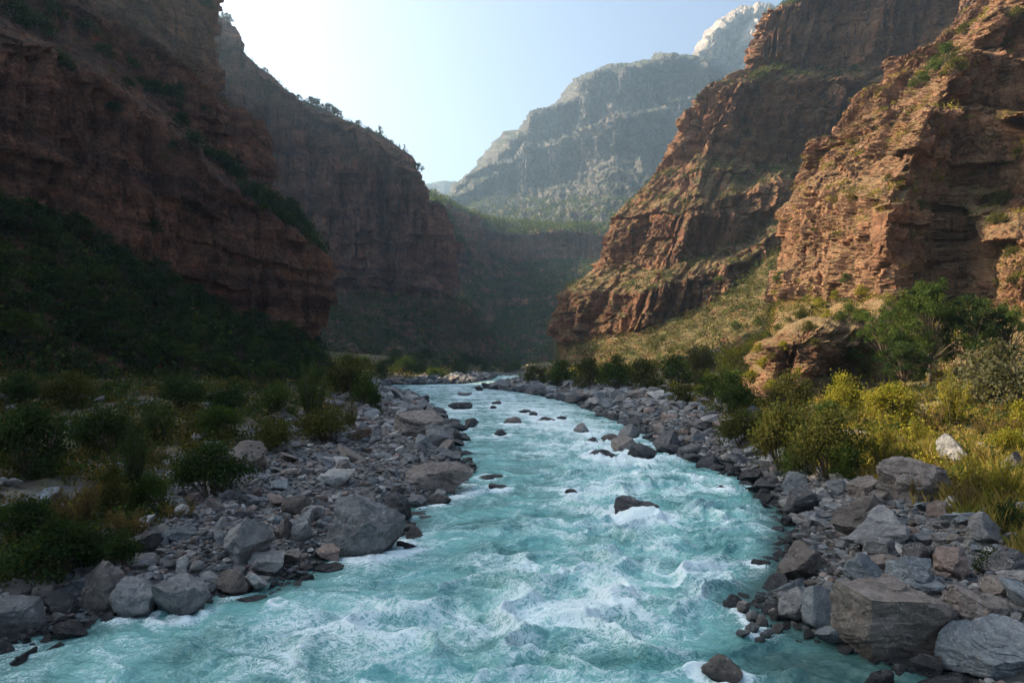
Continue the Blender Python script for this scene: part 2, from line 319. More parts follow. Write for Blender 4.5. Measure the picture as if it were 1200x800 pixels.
SURF = {}
def steps(cols, wts, at, k=0.25):
    """turn the sloping intervals AT into a wall topped by a bench"""
    out = []
    for c in cols:
        n = [c[0]]
        for i in range(1, len(c)):
            p, q = c[i-1], c[i]
            if i-1 in at:
                if q[0] == 'w':
                    pw = p if p[0] == 'w' else ('w',)+W(*p)
                    n.append(('w', pw[1]+k*(q[1]-pw[1]), pw[2]+k*(q[2]-pw[2]), q[3]-0.5)); n.append(q)
                else:
                    Y0 = p[2] if p[0] != 'w' else p[2]
                    n.append((q[0], q[1], Y0+k*(q[2]-Y0))); n.append((q[0]+3, q[1]-3, q[2]))
            else: n.append(q)
        out.append(n)
    w2 = []
    for i, v in enumerate(wts): w2 += [max(v, 1.0), 0.38] if i in at else [v]
    return out, tuple(w2)
def landform(name, cols, wts, mat, S, seed, style=1.0, dens=1.0, talus=0.5, blur=3, cap=160, foot_to_ground=True, label=None, bed=1.0, crag=1.0, rib=1.0):
    """cols: sections of the same rows; a row is (px, py, Y) of the photo or ('w', x, y, z). wts: how cliff-like each row interval is."""
    C = np.array([[(p[1:] if p[0] == 'w' else W(*p)) for p in c] for c in cols], float)
    nc, nr = C.shape[:2]
    if foot_to_ground: C[:, 0, 2] = H(C[:, 0, 0], C[:, 0, 1]) - 1.5*max(1, S*0.7)
    Yc = np.maximum(C[..., 1], 25)
    pp = np.stack([C[..., 0]/Yc*F, C[..., 2]/Yc*F], -1)
    lu = np.linalg.norm(np.diff(pp, axis=0), axis=-1).mean(1); lv = np.linalg.norm(np.diff(pp, axis=1), axis=-1).mean(0)
    nu = [max(5, int(min(v, cap)*0.95*dens)) for v in lu]; nv = [max(5, int(min(v, cap)*1.05*dens)) for v in lv]
    tu = np.concatenate([np.linspace(i, i+1, n, endpoint=False) for i, n in enumerate(nu)] + [[nc-1]])
    tv = np.concatenate([np.linspace(i, i+1, n, endpoint=False) for i, n in enumerate(nv)] + [[nr-1]])
    iu = np.minimum(tu.astype(int), nc-2); fu = (tu-iu)[:, None, None]
    A = C[iu]*(1-fu) + C[iu+1]*fu
    iv = np.minimum(tv.astype(int), nr-2); fv = (tv-iv)[None, :, None]
    G = A[:, iv]*(1-fv) + A[:, iv+1]*fv
    wt = np.asarray(wts, float)[iv]
    def sm(a, n, ax):
        for _ in range(n):
            p = np.concatenate([a.take([0], ax), a, a.take([-1], ax)], ax)
            k = a.shape[ax]
            a = 0.25*p.take(range(0, k), ax) + 0.5*a + 0.25*p.take(range(2, k+2), ax)
        return a
    G = sm(sm(G, blur*6, 0), blur, 1)
    wt = sm(wt, 10, 0)[None, :]
    B = sm(sm(G, 60, 0), 14, 1)
    N = np.cross(np.gradient(B, axis=0), np.gradient(B, axis=1)); N /= np.linalg.norm(N, axis=-1)[..., None] + 1e-9
    if N[..., 2].mean() < 0: N = -N
    Nh = N.copy(); Nh[..., 2] *= 0.25; Nh /= np.linalg.norm(Nh, axis=-1)[..., None] + 1e-9
    s = np.concatenate([[0], np.cumsum(np.linalg.norm(np.diff(B[:, B.shape[1]//3, :2], axis=0), axis=-1))])[:, None] + 0*G[..., 0]
    D = rock_disp(s, G[..., 2], G[..., 0], G[..., 1], S, seed, style, bed, crag, rib)
    x, y = G[..., 0]/S, G[..., 1]/S
    Tl = talus*S*(1.9*fbm2(x/16, y/16, 3, seed+70) + 0.7*fbm2(x/3.2, y/3.2, 3, seed+80) + 1.0*np.abs(n2(x/7, y/7, seed+90)))
    G = G + Nh*(D*wt)[..., None] + N*(Tl*(1-wt))[..., None]
    if foot_to_ground:
        pass
    SURF[name] = (G, wt)
    me = mesh_np(name, G, grid_faces(*G.shape[:2]), smooth=False)
    o = obj('cliff_terrain' if mat not in ('mountain', 'white_peak', 'mesa') else 'mountain', me, M[mat])
    return tag(o, label, 'cliff' if o.name.startswith('cliff') else 'mountain', kind='structure')

# L1: the near shaded cliff on the left: foot, cliff base, lower rim, bench, upper wall, bench, top wall, top, plateau
w = lambda x, y, z: ('w', x, y, z)
L1 = [
 [w(-92,232,0), w(-100,222,12), w(-104,222,34), w(-106,224,50), w(-110,226,64), w(-114,228,78), w(-118,232,98), w(-122,236,110), w(-140,260,112)],
 [w(-58,212,0), w(-64,196,10), w(-66,197,32), w(-76,205,48), w(-82,208,62), w(-92,214,78), w(-96,216,98), w(-98,220,112), w(-120,250,114)],
 [(392,440,158), (376,412,170), (381,302,172), (313,208,182), (297,146,186), (247,108,196), (243,42,200), (252,-25,204), (236,-75,230)],
 [(350,445,120), (318,392,150), (322,256,155), (290,205,166), (276,130,171), (232,98,183), (226,30,187), (226,-35,192), (196,-85,220)],
 [(290,448,100), (255,365,138), (262,212,143), (243,165,156), (232,85,160), (205,70,168), (200,10,172), (198,-45,176), (160,-95,205)],
 [(215,452,88), (195,332,126), (206,160,131), (197,120,144), (190,50,148), (180,35,154), (176,-22,158), (172,-28,162), (130,-34,195)],
 [(130,452,80), (110,288,110), (118,85,117), (105,45,130), (100,-15,134), (95,-30,140), (90,-22,144), (85,-26,148), (40,-30,185)],
 [(40,456,70), (20,240,96), (25,50,103), (8,20,116), (4,-20,119), (-2,-30,124), (-8,-30,128), (-12,-34,132), (-60,-38,170)],
 [w(-62,62,0), w(-70,84,27), w(-73,87,48), w(-83,92,55), w(-85,93,73), w(-92,95,75), w(-94,96,77), w(-97,98,79), w(-135,120,81)],  # out of view from here on; rim heights shaped to set the shadow edge
 [w(-56,48,0), w(-70,66,25), w(-74,69,46), w(-84,73,55), w(-86,74,70), w(-92,75,71), w(-94,75,71), w(-97,76,72), w(-135,90,75)],
 [w(-52,38,0), w(-69,50,23), w(-73,53,42), w(-82,57,52), w(-85,58,64), w(-92,59,65), w(-94,60,65), w(-97,61,66), w(-135,70,67)],
 [w(-50,20,0), w(-68,30,20), w(-72,33,38), w(-82,35,46), w(-85,36,70), w(-90,37,72), w(-92,38,73), w(-95,39,74), w(-135,44,76)],
 [w(-50,-10,0), w(-68,-8,20), w(-72,-6,40), w(-82,-5,46), w(-85,-5,66), w(-90,-5,68), w(-92,-5,69), w(-95,-5,70), w(-135,-5,72)],
 [w(-60,-60,0), w(-78,-60,20), w(-82,-60,40), w(-92,-60,46), w(-94,-60,58), w(-100,-60,60), w(-102,-60,62), w(-105,-60,66), w(-145,-60,68)],
]
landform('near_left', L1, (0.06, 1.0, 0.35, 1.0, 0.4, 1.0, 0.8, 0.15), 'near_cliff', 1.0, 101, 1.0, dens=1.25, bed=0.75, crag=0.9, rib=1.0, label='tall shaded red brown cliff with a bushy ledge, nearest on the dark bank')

# L2: the far left promontory
L2 = [
 [w(-40,560,0), w(-60,545,35), w(-64,548,70), w(-70,550,88), w(-75,555,112), w(-80,565,118), w(-90,600,120)],
 [w(0,468,0), w(-36,480,40), w(-41,486,72), w(-44,490,92), w(-46,494,118), w(-60,505,124), w(-80,540,124)],
 [(612,432,420), (546,348,446), (514,302,456), (510,255,460), (507,214,463), (488,190,470), (470,172,500)],
 [(560,433,392), (490,345,436), (478,300,446), (474,250,452), (471,178,458), (440,158,468), (425,148,500)],
 [(500,436,370), (440,345,426), (432,300,440), (428,235,448), (421,152,455), (400,140,464), (385,132,500)],
 [(440,438,350), (388,340,412), (380,295,432), (376,225,445), (371,127,455), (356,118,463), (340,110,500)],
 [(380,440,330), (345,335,400), (338,280,425), (334,205,440), (325,92,450), (302,78,458), (290,70,500)],
 [(330,442,310), (305,330,390), (298,270,415), (293,180,432), (280,55,445), (262,22,452), (250,15,500)],
 [(280,444,300), (262,325,380), (255,265,405), (250,170,425), (242,30,440), (235,8,448), (220,5,490)],
 [(200,446,290), (200,320,370), (195,260,395), (190,150,415), (180,0,430), (165,-40,440), (150,-45,480)],
 [w(-225,310,0), w(-240,345,80), w(-244,352,140), w(-248,360,206), w(-256,368,222), w(-265,375,228), w(-320,420,230)],  # unseen hill from here on, added to block sun from the far valley
 [w(-150,228,0), w(-205,262,60), w(-212,268,90), w(-218,272,120), w(-226,278,140), w(-240,285,150), w(-300,320,155)],
]
landform('far_left', L2, (0.15, 0.8, 0.9, 1.0, 0.55, 0.1), 'far_cliff', 2.2, 202, 1.25, dens=1.2, bed=0.8, crag=1.0, rib=1.5, label='purple brown cliff promontory rising beyond the near dark cliff, trees along its rim')

# L3: wooded mesa closing the valley, and the spur before it
L3 = [
 [w(-260,700,0), w(-250,760,150), w(-245,790,200), w(-245,800,228), w(-260,900,235)],
 [(480,428,560), (505,330,690), (508,275,735), (510,236,750), (500,229,850)],
 [(545,429,560), (548,330,680), (552,290,735), (545,252,750), (528,240,850)],
 [(585,430,560), (592,345,690), (605,310,770), (600,272,780), (572,254,900)],
 [(620,430,560), (640,345,700), (655,302,806), (655,268,812), (630,263,930)],
 [(690,430,560), (690,345,690), (690,304,798), (692,267,804), (690,264,930)],
 [(770,430,560), (760,345,690), (745,302,780), (740,270,805), (745,262,930)],
 [w(300,560,0), w(260,690,70), w(220,770,120), w(210,790,150), w(230,900,160)],
]
landform('mesa', L3, (0.1, 0.25, 1.0, 0.2), 'mesa', 4.0, 303, 0.8, bed=0.6, crag=1.3, talus=0.9, label='wooded flat topped mesa closing the end of the valley')
L3b = [
 [w(-150,690,0), w(-140,680,60), w(-135,682,90), w(-130,690,125), w(-140,740,130)],
 [(520,428,560), (505,345,610), (503,300,618), (508,236,625), (500,228,680)],
 [(560,428,560), (535,345,600), (531,300,608), (522,246,615), (512,240,680)],
 [(590,429,560), (560,350,620), (545,310,640), (535,272,650), (530,262,720)],
 [w(-5,600,0), w(-20,660,60), w(-35,690,90), w(-40,700,110), w(-50,760,112)],
]
landform('spur', L3b, (0.2, 0.9, 1.0, 0.2), 'far_cliff', 2.6, 313, 0.9, talus=0.8, label='narrow brown cliff spur behind the rim of the far shaded promontory')

# L4: hazy mountain, its foothills and its grey walls
L4 = [
 [w(-700,1900,0), w(-420,1800,200), w(-300,1750,280), w(-260,1720,330), w(-250,1720,400), w(-240,1740,430), w(-300,2000,440)],
 [(470,300,1050), (505,262,1250), (515,252,1400), (520,246,1500), (524,242,1560), (528,236,1600), (520,232,1850)],
 [(520,300,1000), (550,262,1150), (560,246,1350), (568,225,1480), (575,200,1540), (582,176,1580), (575,170,1850)],
 [(570,300,960), (590,264,1100), (600,246,1300), (608,215,1450), (612,172,1520), (622,138,1560), (618,132,1850)],
 [(620,300,930), (632,266,1060), (640,246,1250), (650,212,1420), (655,160,1500), (652,126,1545), (648,120,1850)],
 [(660,300,900), (668,262,1020), (678,238,1180), (684,205,1380), (680,150,1480), (672,98,1530), (668,92,1850)],
 [(700,300,900), (702,262,1000), (712,232,1140), (722,180,1300), (718,140,1450), (704,86,1510), (700,80,1850)],
 [(740,300,900), (740,258,1000), (748,228,1160), (755,180,1330), (752,130,1430), (745,82,1490), (742,76,1850)],
 [(780,300,900), (775,255,1010), (782,220,1200), (784,170,1350), (780,110,1430), (775,58,1480), (772,54,1850)],
 [(820,300,900), (810,250,1030), (815,215,1220), (812,165,1360), (810,112,1440), (806,66,1490), (808,60,1850)],
 [(880,300,900), (870,250,1050), (870,215,1250), (868,165,1390), (866,120,1470), (860,90,1520), (862,84,1850)],
 [w(900,950,0), w(800,1100,250), w(800,1300,350), w(790,1400,450), w(780,1480,560), w(780,1530,620), w(800,1850,630)],
]
L4, WL4 = steps(L4, (0.2, 0.25, 0.5, 1.0, 1.0, 0.4), (3, 4), 0.12)
landform('mountain', L4, WL4, 'mountain', 9.0, 404, 1.15, blur=1, dens=1.15, bed=0.25, crag=1.4, rib=2.2, talus=0.8, label='hazy grey mountain with a stepped ridge beyond the valley')
L5 = [
 [w(360,2300,300), w(330,2200,500), w(325,2200,600), w(322,2200,640), w(330,2300,640)],
 [(770,260,1650), (792,190,1800), (798,126,1850), (806,84,1870), (812,80,2050)],
 [(800,260,1600), (814,190,1760), (824,90,1820), (834,24,1840), (838,20,2050)],
 [(830,260,1580), (842,190,1740), (852,80,1800), (858,7,1830), (862,4,2050)],
 [(860,260,1580), (872,190,1730), (880,80,1800), (888,2,1830), (890,0,2050)],
 [(900,260,1580), (905,190,1730), (910,80,1800), (914,6,1830), (918,4,2050)],
 [(950,260,1600), (955,190,1760), (960,100,1830), (965,40,1850), (968,38,2050)],
 [w(1000,1650,300), w(1000,1800,450), w(1000,1850,600), w(1000,1870,650), w(1000,2050,650)],
]
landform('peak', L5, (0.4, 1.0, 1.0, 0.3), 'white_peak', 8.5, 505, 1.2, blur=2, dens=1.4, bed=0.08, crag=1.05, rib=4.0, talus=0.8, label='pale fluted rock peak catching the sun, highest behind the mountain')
L6 = [[(380,300,2900), (380,240,3000), (400,225,3050), (400,220,3400)], [(470,300,2900), (470,240,3000), (480,222,3050), (480,218,3400)],
      [(530,300,2900), (530,240,3000), (527,214,3050), (527,212,3400)], [(600,300,2900), (600,240,3000), (575,220,3050), (575,216,3400)], [(760,300,2900), (760,260,3000), (700,235,3050), (700,230,3400)]]
landform('ridge', L6, (0.1, 0.2, 0.2), 'mountain', 14.0, 606, 0.5, talus=0.6, label='faint blue ridge low in the gap between the cliffs')

# R2: the tall red cliff on the right, its talus fan
R2 = [
 [w(50,420,0), w(80,430,20), w(85,440,50), w(95,445,60), w(100,450,80), w(110,455,110), w(125,460,150), w(135,465,160), w(150,470,185), w(180,500,190)],
 [w(22,330,0), w(34,330,20), w(42,340,42), w(50,345,52), w(58,350,70), w(80,360,95), w(100,372,134), w(126,380,150), w(146,388,178), w(180,420,190)],
 [(652, 436, 255), (656, 404, 280), (666, 342, 282), (692, 318, 292), (712, 264, 295), (768, 209, 309), (836, 98, 312), (884, 79, 331), (898, 20, 334), (962, -18, 378)],
 [(716, 430, 220), (735, 394, 242), (750, 345, 244), (774, 314, 259), (796, 246, 262), (822, 180, 292), (865, 97, 296), (913, 78, 327), (930, 4, 330), (995, -42, 368)],
 [(800, 420, 200), (840, 352, 240), (850, 312, 243), (872, 282, 270), (886, 222, 274), (905, 190, 305), (922, 96, 309), (958, 80, 334), (980, -20, 337), (1020, -65, 365)],
 [(870, 412, 178), (900, 302, 252), (908, 272, 255), (922, 246, 281), (934, 208, 285), (950, 185, 308), (992, 92, 312), (1030, 75, 336), (1050, -40, 339), (1085, -85, 355)],
 [(950, 395, 165), (985, 245, 282), (990, 225, 284), (995, 210, 292), (1002, 190, 294), (1012, 170, 306), (1066, 85, 310), (1090, 70, 331), (1130, -55, 334), (1150, -95, 352)],
 [w(75,150,0), w(150,270,80), w(152,274,92), w(155,278,98), w(160,282,106), w(166,288,112), w(185,300,132), w(195,310,140), w(210,320,190), w(230,345,200)],
 [w(110,150,0), w(200,250,90), w(202,254,100), w(205,258,105), w(210,262,112), w(216,268,120), w(235,280,140), w(245,290,150), w(260,300,200), w(290,325,205)],
]
landform('right_far', R2, (0.05, 1.0, 0.45, 1.0, 0.5, 1.0, 0.35, 1.0, 0.2), 'red_cliff', 1.7, 707, 1.0, dens=1.25, bed=0.6, crag=1.0, rib=1.9, label='high banded red cliff stepping up in tiers over the sunny side of the valley')

# R1: nearer sunlit cliff on the right
R1 = [
 [w(70,190,2), w(75,185,25), w(78,187,40), w(82,188,46), w(90,190,58), w(102,192,70), w(112,195,85), w(120,200,95), w(150,230,100)],
 [w(45,125,0), w(58,150,18), w(62,155,40), w(66,158,46), w(75,160,56), w(92,168,70), w(104,175,82), w(114,180,94), w(145,200,100)],
 [(880,430,80), (914,352,122), (946,216,130), (968,190,136), (1030,130,146), (1086,75,158), (1132,35,166), (1166,-20,172), (1230,-60,185)],
 [(950,432,74), (975,356,110), (990,228,118), (1006,205,124), (1056,130,134), (1105,72,146), (1148,25,154), (1180,-35,160), (1245,-70,175)],
 [(1000,436,66), (1036,348,95), (1040,236,98), (1052,212,103), (1090,130,112), (1130,66,124), (1166,12,133), (1194,-50,140), (1260,-80,160)],
 [(1056,438,66), (1075,350,104), (1080,236,108), (1090,212,111), (1122,128,118), (1156,64,130), (1190,0,139), (1216,-60,146), (1280,-90,164)],
 [(1080,438,66), (1112,352,107), (1120,236,110), (1128,212,113), (1152,128,120), (1182,64,131), (1212,0,140), (1236,-60,147), (1300,-90,165)],
 [(1110,440,64), (1126,360,92), (1134,280,96), (1148,240,104), (1180,126,112), (1212,60,122), (1240,-10,130), (1262,-70,138), (1330,-95,155)],
 [(1160,442,62), (1172,368,84), (1180,275,88), (1200,235,96), (1236,122,106), (1262,50,116), (1290,-20,124), (1310,-80,130), (1380,-105,150)],
 [(1240,444,58), (1256,365,78), (1262,275,82), (1282,235,92), (1310,122,102), (1330,50,110), (1360,-20,118), (1380,-80,124), (1440,-105,140)],
 [w(62,40,0), w(78,55,14), w(82,57,26), w(90,60,32), w(100,64,48), w(108,70,58), w(116,75,68), w(122,80,76), w(150,100,80)],
 [w(70,-10,0), w(86,-5,14), w(90,-4,26), w(98,0,32), w(108,0,48), w(116,0,58), w(124,0,68), w(130,0,76), w(160,0,80)],
 [w(70,-70,0), w(86,-70,14), w(90,-70,26), w(98,-70,32), w(108,-70,48), w(116,-70,58), w(124,-70,68), w(130,-70,76), w(160,-70,80)],
]
R1, WR1 = steps(R1, (0.07, 1.0, 0.45, 0.9, 0.9, 0.9, 0.85, 0.2), (3, 4, 5))
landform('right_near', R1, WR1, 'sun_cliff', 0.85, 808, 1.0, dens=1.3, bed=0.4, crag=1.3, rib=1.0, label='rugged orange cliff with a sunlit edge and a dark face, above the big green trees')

# R0: low rock outcrop at the foot of the slope
R0 = [
 [w(34,92,3), w(34.5,91,6), w(36,91,9), w(40,92,11), w(46,96,12)],
 [(862,448,76), (872,430,77), (886,408,79), (906,392,82), (930,378,92)],
 [(892,456,67), (900,436,67.5), (908,404,68.5), (926,386,73), (950,372,86)],
 [(930,460,66), (938,440,66.5), (944,400,67.5), (960,384,72), (980,368,85)],
 [(955,462,69), (962,440,70), (970,404,71), (984,388,75), (1000,368,86)],
 [(1000,464,72), (1006,440,73), (1012,404,74), (1022,388,77), (1036,370,87)],
 [(1040,462,75), (1046,440,76), (1050,408,77), (1058,392,79), (1070,374,88)],
 [w(42,80,1), w(43,82,4), w(44,84,7), w(45,86,8.5), w(47,92,9)],
]
R0 = [[('w', c[0][1], c[0][2]-2.0, c[0][3]) if c[0][0] == 'w' else (c[0][0], c[0][1]+6, c[0][2]-2.2)] + c[1:] for c in R0]
landform('outcrop', R0, (0.35, 1.0, 0.6, 0.1), 'sun_cliff', 0.42, 909, 1.35, blur=2, dens=1.3, foot_to_ground=True, bed=0.2, crag=1.7, label='low broken rock outcrop below the rugged orange cliff, bushes at its foot')
print('LANDFORMS', round(time.time()-T0, 1))

# ------------------------------------------------------------------ boulders: a ball cut flat by planes, then weathered
import bmesh
_ICO = {}
def ico(sub):
    if sub not in _ICO:
        bm = bmesh.new(); bmesh.ops.create_icosphere(bm, subdivisions=sub, radius=1.0)
        _ICO[sub] = (np.array([v.co for v in bm.verts]), np.array([[v.index for v in f.verts] for f in bm.faces])); bm.free()
    return _ICO[sub]
def rock_shape(seed, sub, ncut=16, dims=(1, 1, 1), planes=None, rough=1.0, dmin=0.5, dmax=0.80):
    r = np.random.default_rng(seed)
    V, Fc = ico(sub); p = V.copy()
    P = list(planes or [])
    for _ in range(ncut):
        n = r.normal(size=3); n /= np.linalg.norm(n); P.append((n, r.uniform(dmin, dmax)))
    for n, d in P:
        n = np.asarray(n, float); n = n/np.linalg.norm(n)
        t_ = p @ n - d
        p = p - np.where(t_ > 0, t_*0.985, 0)[:, None]*n
    lo, hi = p.min(0), p.max(0)
    p = (p-(lo+hi)/2)/(hi-lo)*2            # fills the unit box
    p = p*(np.asarray(dims, float)/2)
    if sub >= 3:
        sz = max(dims); k = 1.0/sz; o = seed*3.17
        nn = p/np.linalg.norm(p, axis=1)[:, None]
        d = 0.026*n3(p[:, 0]*3*k+o, p[:, 1]*3*k, p[:, 2]*3*k) + 0.028*n3(p[:, 0]*8*k, p[:, 1]*8*k+o, p[:, 2]*8*k) - 0.02*np.abs(n3(p[:, 0]*5*k, p[:, 1]*5*k+o, p[:, 2]*11*k))
        if sub >= 4: d = d + 0.012*n3(p[:, 0]*20*k, p[:, 1]*20*k, p[:, 2]*20*k+o) + 0.006*n3(p[:, 0]*45*k, p[:, 1]*45*k, p[:, 2]*45*k+o)
        q_ = n3(p[:, 0]*2.2*k+o+7, p[:, 1]*2.2*k, p[:, 2]*5.5*k)
        d = d + 0.018*np.floor(q_*3.2)*(np.abs(nn[:, 2]) < 0.93)
        p = p + nn*(d*sz*rough)[:, None]
    return p, Fc
def rock_mesh(name, **kw):
    p, Fc = rock_shape(**kw)
    me = mesh_np(name, p, Fc, smooth=True)
    me.set_sharp_from_angle(angle=R(26))
    return me

ROCKS = []        # dicts: object, x, y, r, screen box
LAND = []         # landmarks for labels: (px, py, phrase)
def proj(x, y, z): return 600+F*x/y, HZ-F*(z-CAMH)/y
TAKEN = []        # (x, y, radius) of what stands already
def hero(l, r_, t_, b_, mat, label, seed, planes=None, ncut=14, depth=0.8, lm=None, sub=None, rot=0.0, bury=0.2, cat='boulder', rough=1.0, dmin=0.5, name='boulder', group='boulders along the river'):
    cx = (l+r_)/2
    x, y, z = ground_hit(cx, b_)
    wm = (r_-l)/F*y
    dm = wm*depth
    y2 = y + dm*0.38
    x = (cx-600)/F*y2; wm = (r_-l)/F*y2; dm = wm*depth
    # the near face takes the lower part of the outline, the top the rest
    tot = (b_-t_)/F*y2
    hm = max(0.35*wm*0.5, tot - dm*0.42*(CAMH-z-tot*0.7)/y2)
    h = hm*(1+bury)
    wpx = r_-l
    sub = sub or (6 if wpx > 75 else 5 if wpx > 28 else 4)
    me = rock_mesh('boulder', seed=seed, sub=sub, ncut=ncut, dims=(wm, dm, h), planes=planes, rough=rough, dmin=dmin)
    o = obj(name, me, M[mat]); o.location = (x, y2, z + h/2 - hm*bury); o.rotation_euler.z = rot
    tag(o, label, cat, group)
    TAKEN.append((x, y2, max(wm, dm)*0.47)); TAKEN.append((x, y2-dm*0.40, wm*0.22))
    ROCKS.append(dict(o=o, x=x, y=y2, r=wm/2, z=z))
    if lm: LAND.append(((l+r_)/2, b_, lm))
    return o

UP = (0, 0, 1)
# --- boulders of the shaded (left) bank
hero(386, 475, 577, 653, 'rock_grey', 'largest dark grey boulder of the shaded bank, pointed, standing in the water edge', 11, [((-0.45, -0.75, 0.25), 0.50), ((0.55, -0.25, 0.62), 0.42), ((-0.95, 0, 0.12), 0.62), ((0.2, -1, -0.2), 0.62), ((1, 0, 0.1), 0.85)], 6, 0.85, 'largest dark boulder', rough=0.8)
hero(260, 319, 607, 662, 'rock_grey', 'grey wedge boulder leaning among rubble on the shaded bank', 12, [((0.5, -0.5, 0.6), 0.45), ((-0.7, -0.3, 0.55), 0.5)], 9, 0.8, 'leaning grey wedge boulder')
hero(180, 246, 673, 724, 'rock_grey', 'broad low grey boulder with a flat sloping top at the shaded waterline', 13, [((0.15, -0.35, 0.9), 0.38), ((0.3, -1, 0.1), 0.6)], 9, 0.8, 'broad low grey boulder')
hero(130, 182, 678, 726, 'rock_grey', 'rounded grey boulder between a tilted slab and a broad low boulder', 14, None, 12, 0.8, 'rounded grey boulder')
hero(90, 153, 655, 716, 'rock_brown', 'tilted brown grey slab leaning at the water edge below a dark bush', 15, [((-0.6, -0.35, 0.75), 0.34), ((0.7, -0.5, 0.2), 0.5), ((0.2, -1, 0), 0.6)], 6, 0.7, 'tilted brown slab')
hero(-12, 46, 700, 752, 'rock_grey', 'grey boulder with a curved overhang, cut off by the picture edge at the waterline', 16, [((0.2, -0.3, 0.9), 0.5), ((0.6, -0.8, -0.2), 0.5)], 9, 0.9, 'overhung grey boulder')
hero(52, 88, 692, 724, 'rock_dark', 'dark grey block wedged between the overhung boulder and the tilted slab', 17, [((0.5, -0.4, 0.75), 0.4)], 9, 0.8)
hero(5, 40, 678, 702, 'rock_brown', 'small brown block resting behind the overhung boulder under bushes', 18, None, 10, 0.8)
hero(38, 66, 681, 706, 'rock_brown', 'dull brown stone half hidden behind the overhung grey boulder', 19, None, 11, 0.8)
hero(148, 192, 620, 654, 'rock_dark', 'dark hollow faced boulder up the shaded bank amid pale rubble', 20, [((0.6, -0.75, -0.25), 0.35), ((-0.3, -0.3, 0.9), 0.5)], 8, 0.8, 'dark hollow faced boulder')
hero(292, 336, 648, 676, 'rock_pale', 'pale flat topped slab lying at the shaded waterline', 21, [((0.1, -0.2, 0.97), 0.35), ((0.2, -1, 0), 0.55)], 7, 0.8, 'pale flat topped slab')
hero(250, 293, 668, 700, 'rock_brown', 'brown angular boulder with a pale edge beside the broad low boulder', 22, [((-0.3, -0.6, 0.7), 0.42)], 9, 0.8)
hero(368, 401, 640, 661, 'rock_red', 'small reddish slab at the foot of the largest dark boulder', 23, [((0, -0.2, 1), 0.35)], 8, 0.9)
hero(476, 556, 541, 578, 'rock_brown', 'long brown boulder jutting into the river from the shaded bank', 24, [((-0.15, -0.4, 0.85), 0.40), ((0.3, -1, 0.15), 0.5)], 9, 0.75, 'long brown jutting boulder')
hero(448, 483, 577, 611, 'rock_dark', 'dark round boulder behind the largest dark boulder at the water', 25, None, 12, 0.85, 'dark round boulder')
hero(500, 530, 578, 594, 'rock_dark', 'small dark stone at the waterline below the long brown boulder', 26, None, 10, 0.9)
hero(474, 500, 580, 596, 'rock_grey', 'small grey stone beside the dark round boulder', 27, None, 10, 0.9)
hero(460, 521, 482, 513, 'rock_brown', 'big humped boulder with a rusty flank on the shaded bank', 28, [((0.25, -0.4, 0.85), 0.42)], 9, 0.75, 'big humped rusty boulder')
hero(496, 533, 497, 524, 'rock_grey', 'grey wedge boulder in front of the humped rusty boulder', 29, [((0.5, -0.4, 0.7), 0.4), ((-0.6, -0.6, 0.4), 0.5)], 8, 0.8)
hero(519, 543, 499, 520, 'rock_dark', 'dark split boulder at the water end of the humped rusty boulder', 30, None, 12, 0.9)
hero(527, 549, 494, 506, 'rock_dark', 'low dark rock just off the humped rusty boulder', 31, None, 12, 0.9)
hero(263, 314, 516, 553, 'rock_brown', 'dull boulder with rusty stains high on the shaded bank beside bushes', 32, [((0.3, -0.5, 0.75), 0.45)], 10, 0.8, 'rust stained boulder')
hero(371, 416, 551, 571, 'rock_pale', 'flat pale slab among cobbles up the shaded bank', 33, [((0, -0.15, 1), 0.3)], 8, 0.9, 'flat pale cobble slab')
hero(330, 364, 580, 606, 'rock_brown', 'brown upright stone between the wedge boulder and the flat pale slab', 34, None, 10, 0.8, 'brown upright stone')
hero(320, 342, 606, 632, 'rock_brown', 'thin tawny slab standing beside the leaning grey wedge boulder', 35, [((0.9, -0.3, 0.2), 0.4)], 8, 0.6)
hero(338, 366, 604, 634, 'rock_grey', 'grey block beside the thin tawny slab', 36, None, 10, 0.8)
hero(204, 222, 590, 606, 'rock_pale', 'small whitish stone beside a dark bush on the shaded bank', 37, None, 9, 0.8)
hero(216, 238, 578, 594, 'rock_red', 'small reddish stone just behind the whitish stone', 38, None, 9, 0.8)
hero(205, 222, 650, 676, 'rock_pale', 'pointed pale stone standing between the hollow boulder and the broad low boulder', 39, None, 8, 0.8)
hero(548-84, 548-66, 466, 474, 'rock_dark', 'dark rock at the far end of the shaded cobble bar', 40, None, 10, 0.9)
# --- rocks standing in the river
RV = 'rocks standing in the river'
def river(l, r_, t_, b_, label, seed, planes=None, depth=0.75, lm=None, mat='rock_dark'):
    return hero(l, r_, t_, b_, mat, label, seed, planes, 10, depth, lm, None, 0, 0.35, 'rock', 0.9, 0.5, 'river_rock', RV)
hero(719, 777, 583, 608, 'rock_dark', 'long black wet rock alone in mid river, raised at one end', 50, [((0.16, -0.12, 0.98), 0.42), ((-0.1, -1, 0.35), 0.55)], 8, 0.55, 'long black mid river rock', None, 0, 0.22, 'rock', 0.8, 0.5, 'river_rock', RV)
river(661, 677, 573, 579, 'small black rock behind the long black mid river rock', 51)
river(571, 596, 566, 574, 'flat dark rock off the tip of the long brown boulder', 52, None, 0.6)
river(561, 590, 556, 561, 'very low dark rock barely above water off the long brown boulder', 53, None, 0.5)
river(525, 554, 471, 480, 'wide flat grey rock in the upper river near the shaded bank', 54, [((0, -0.1, 1), 0.4)], 0.6, 'wide flat grey river rock')
river(544, 561, 489, 502, 'domed dark rock off the humped rusty boulder', 55, None, 0.8, 'domed dark river rock')
river(589, 611, 488, 497, 'low domed brown rock in mid river', 56, None, 0.7, 'low domed brown river rock', 'rock_brown')
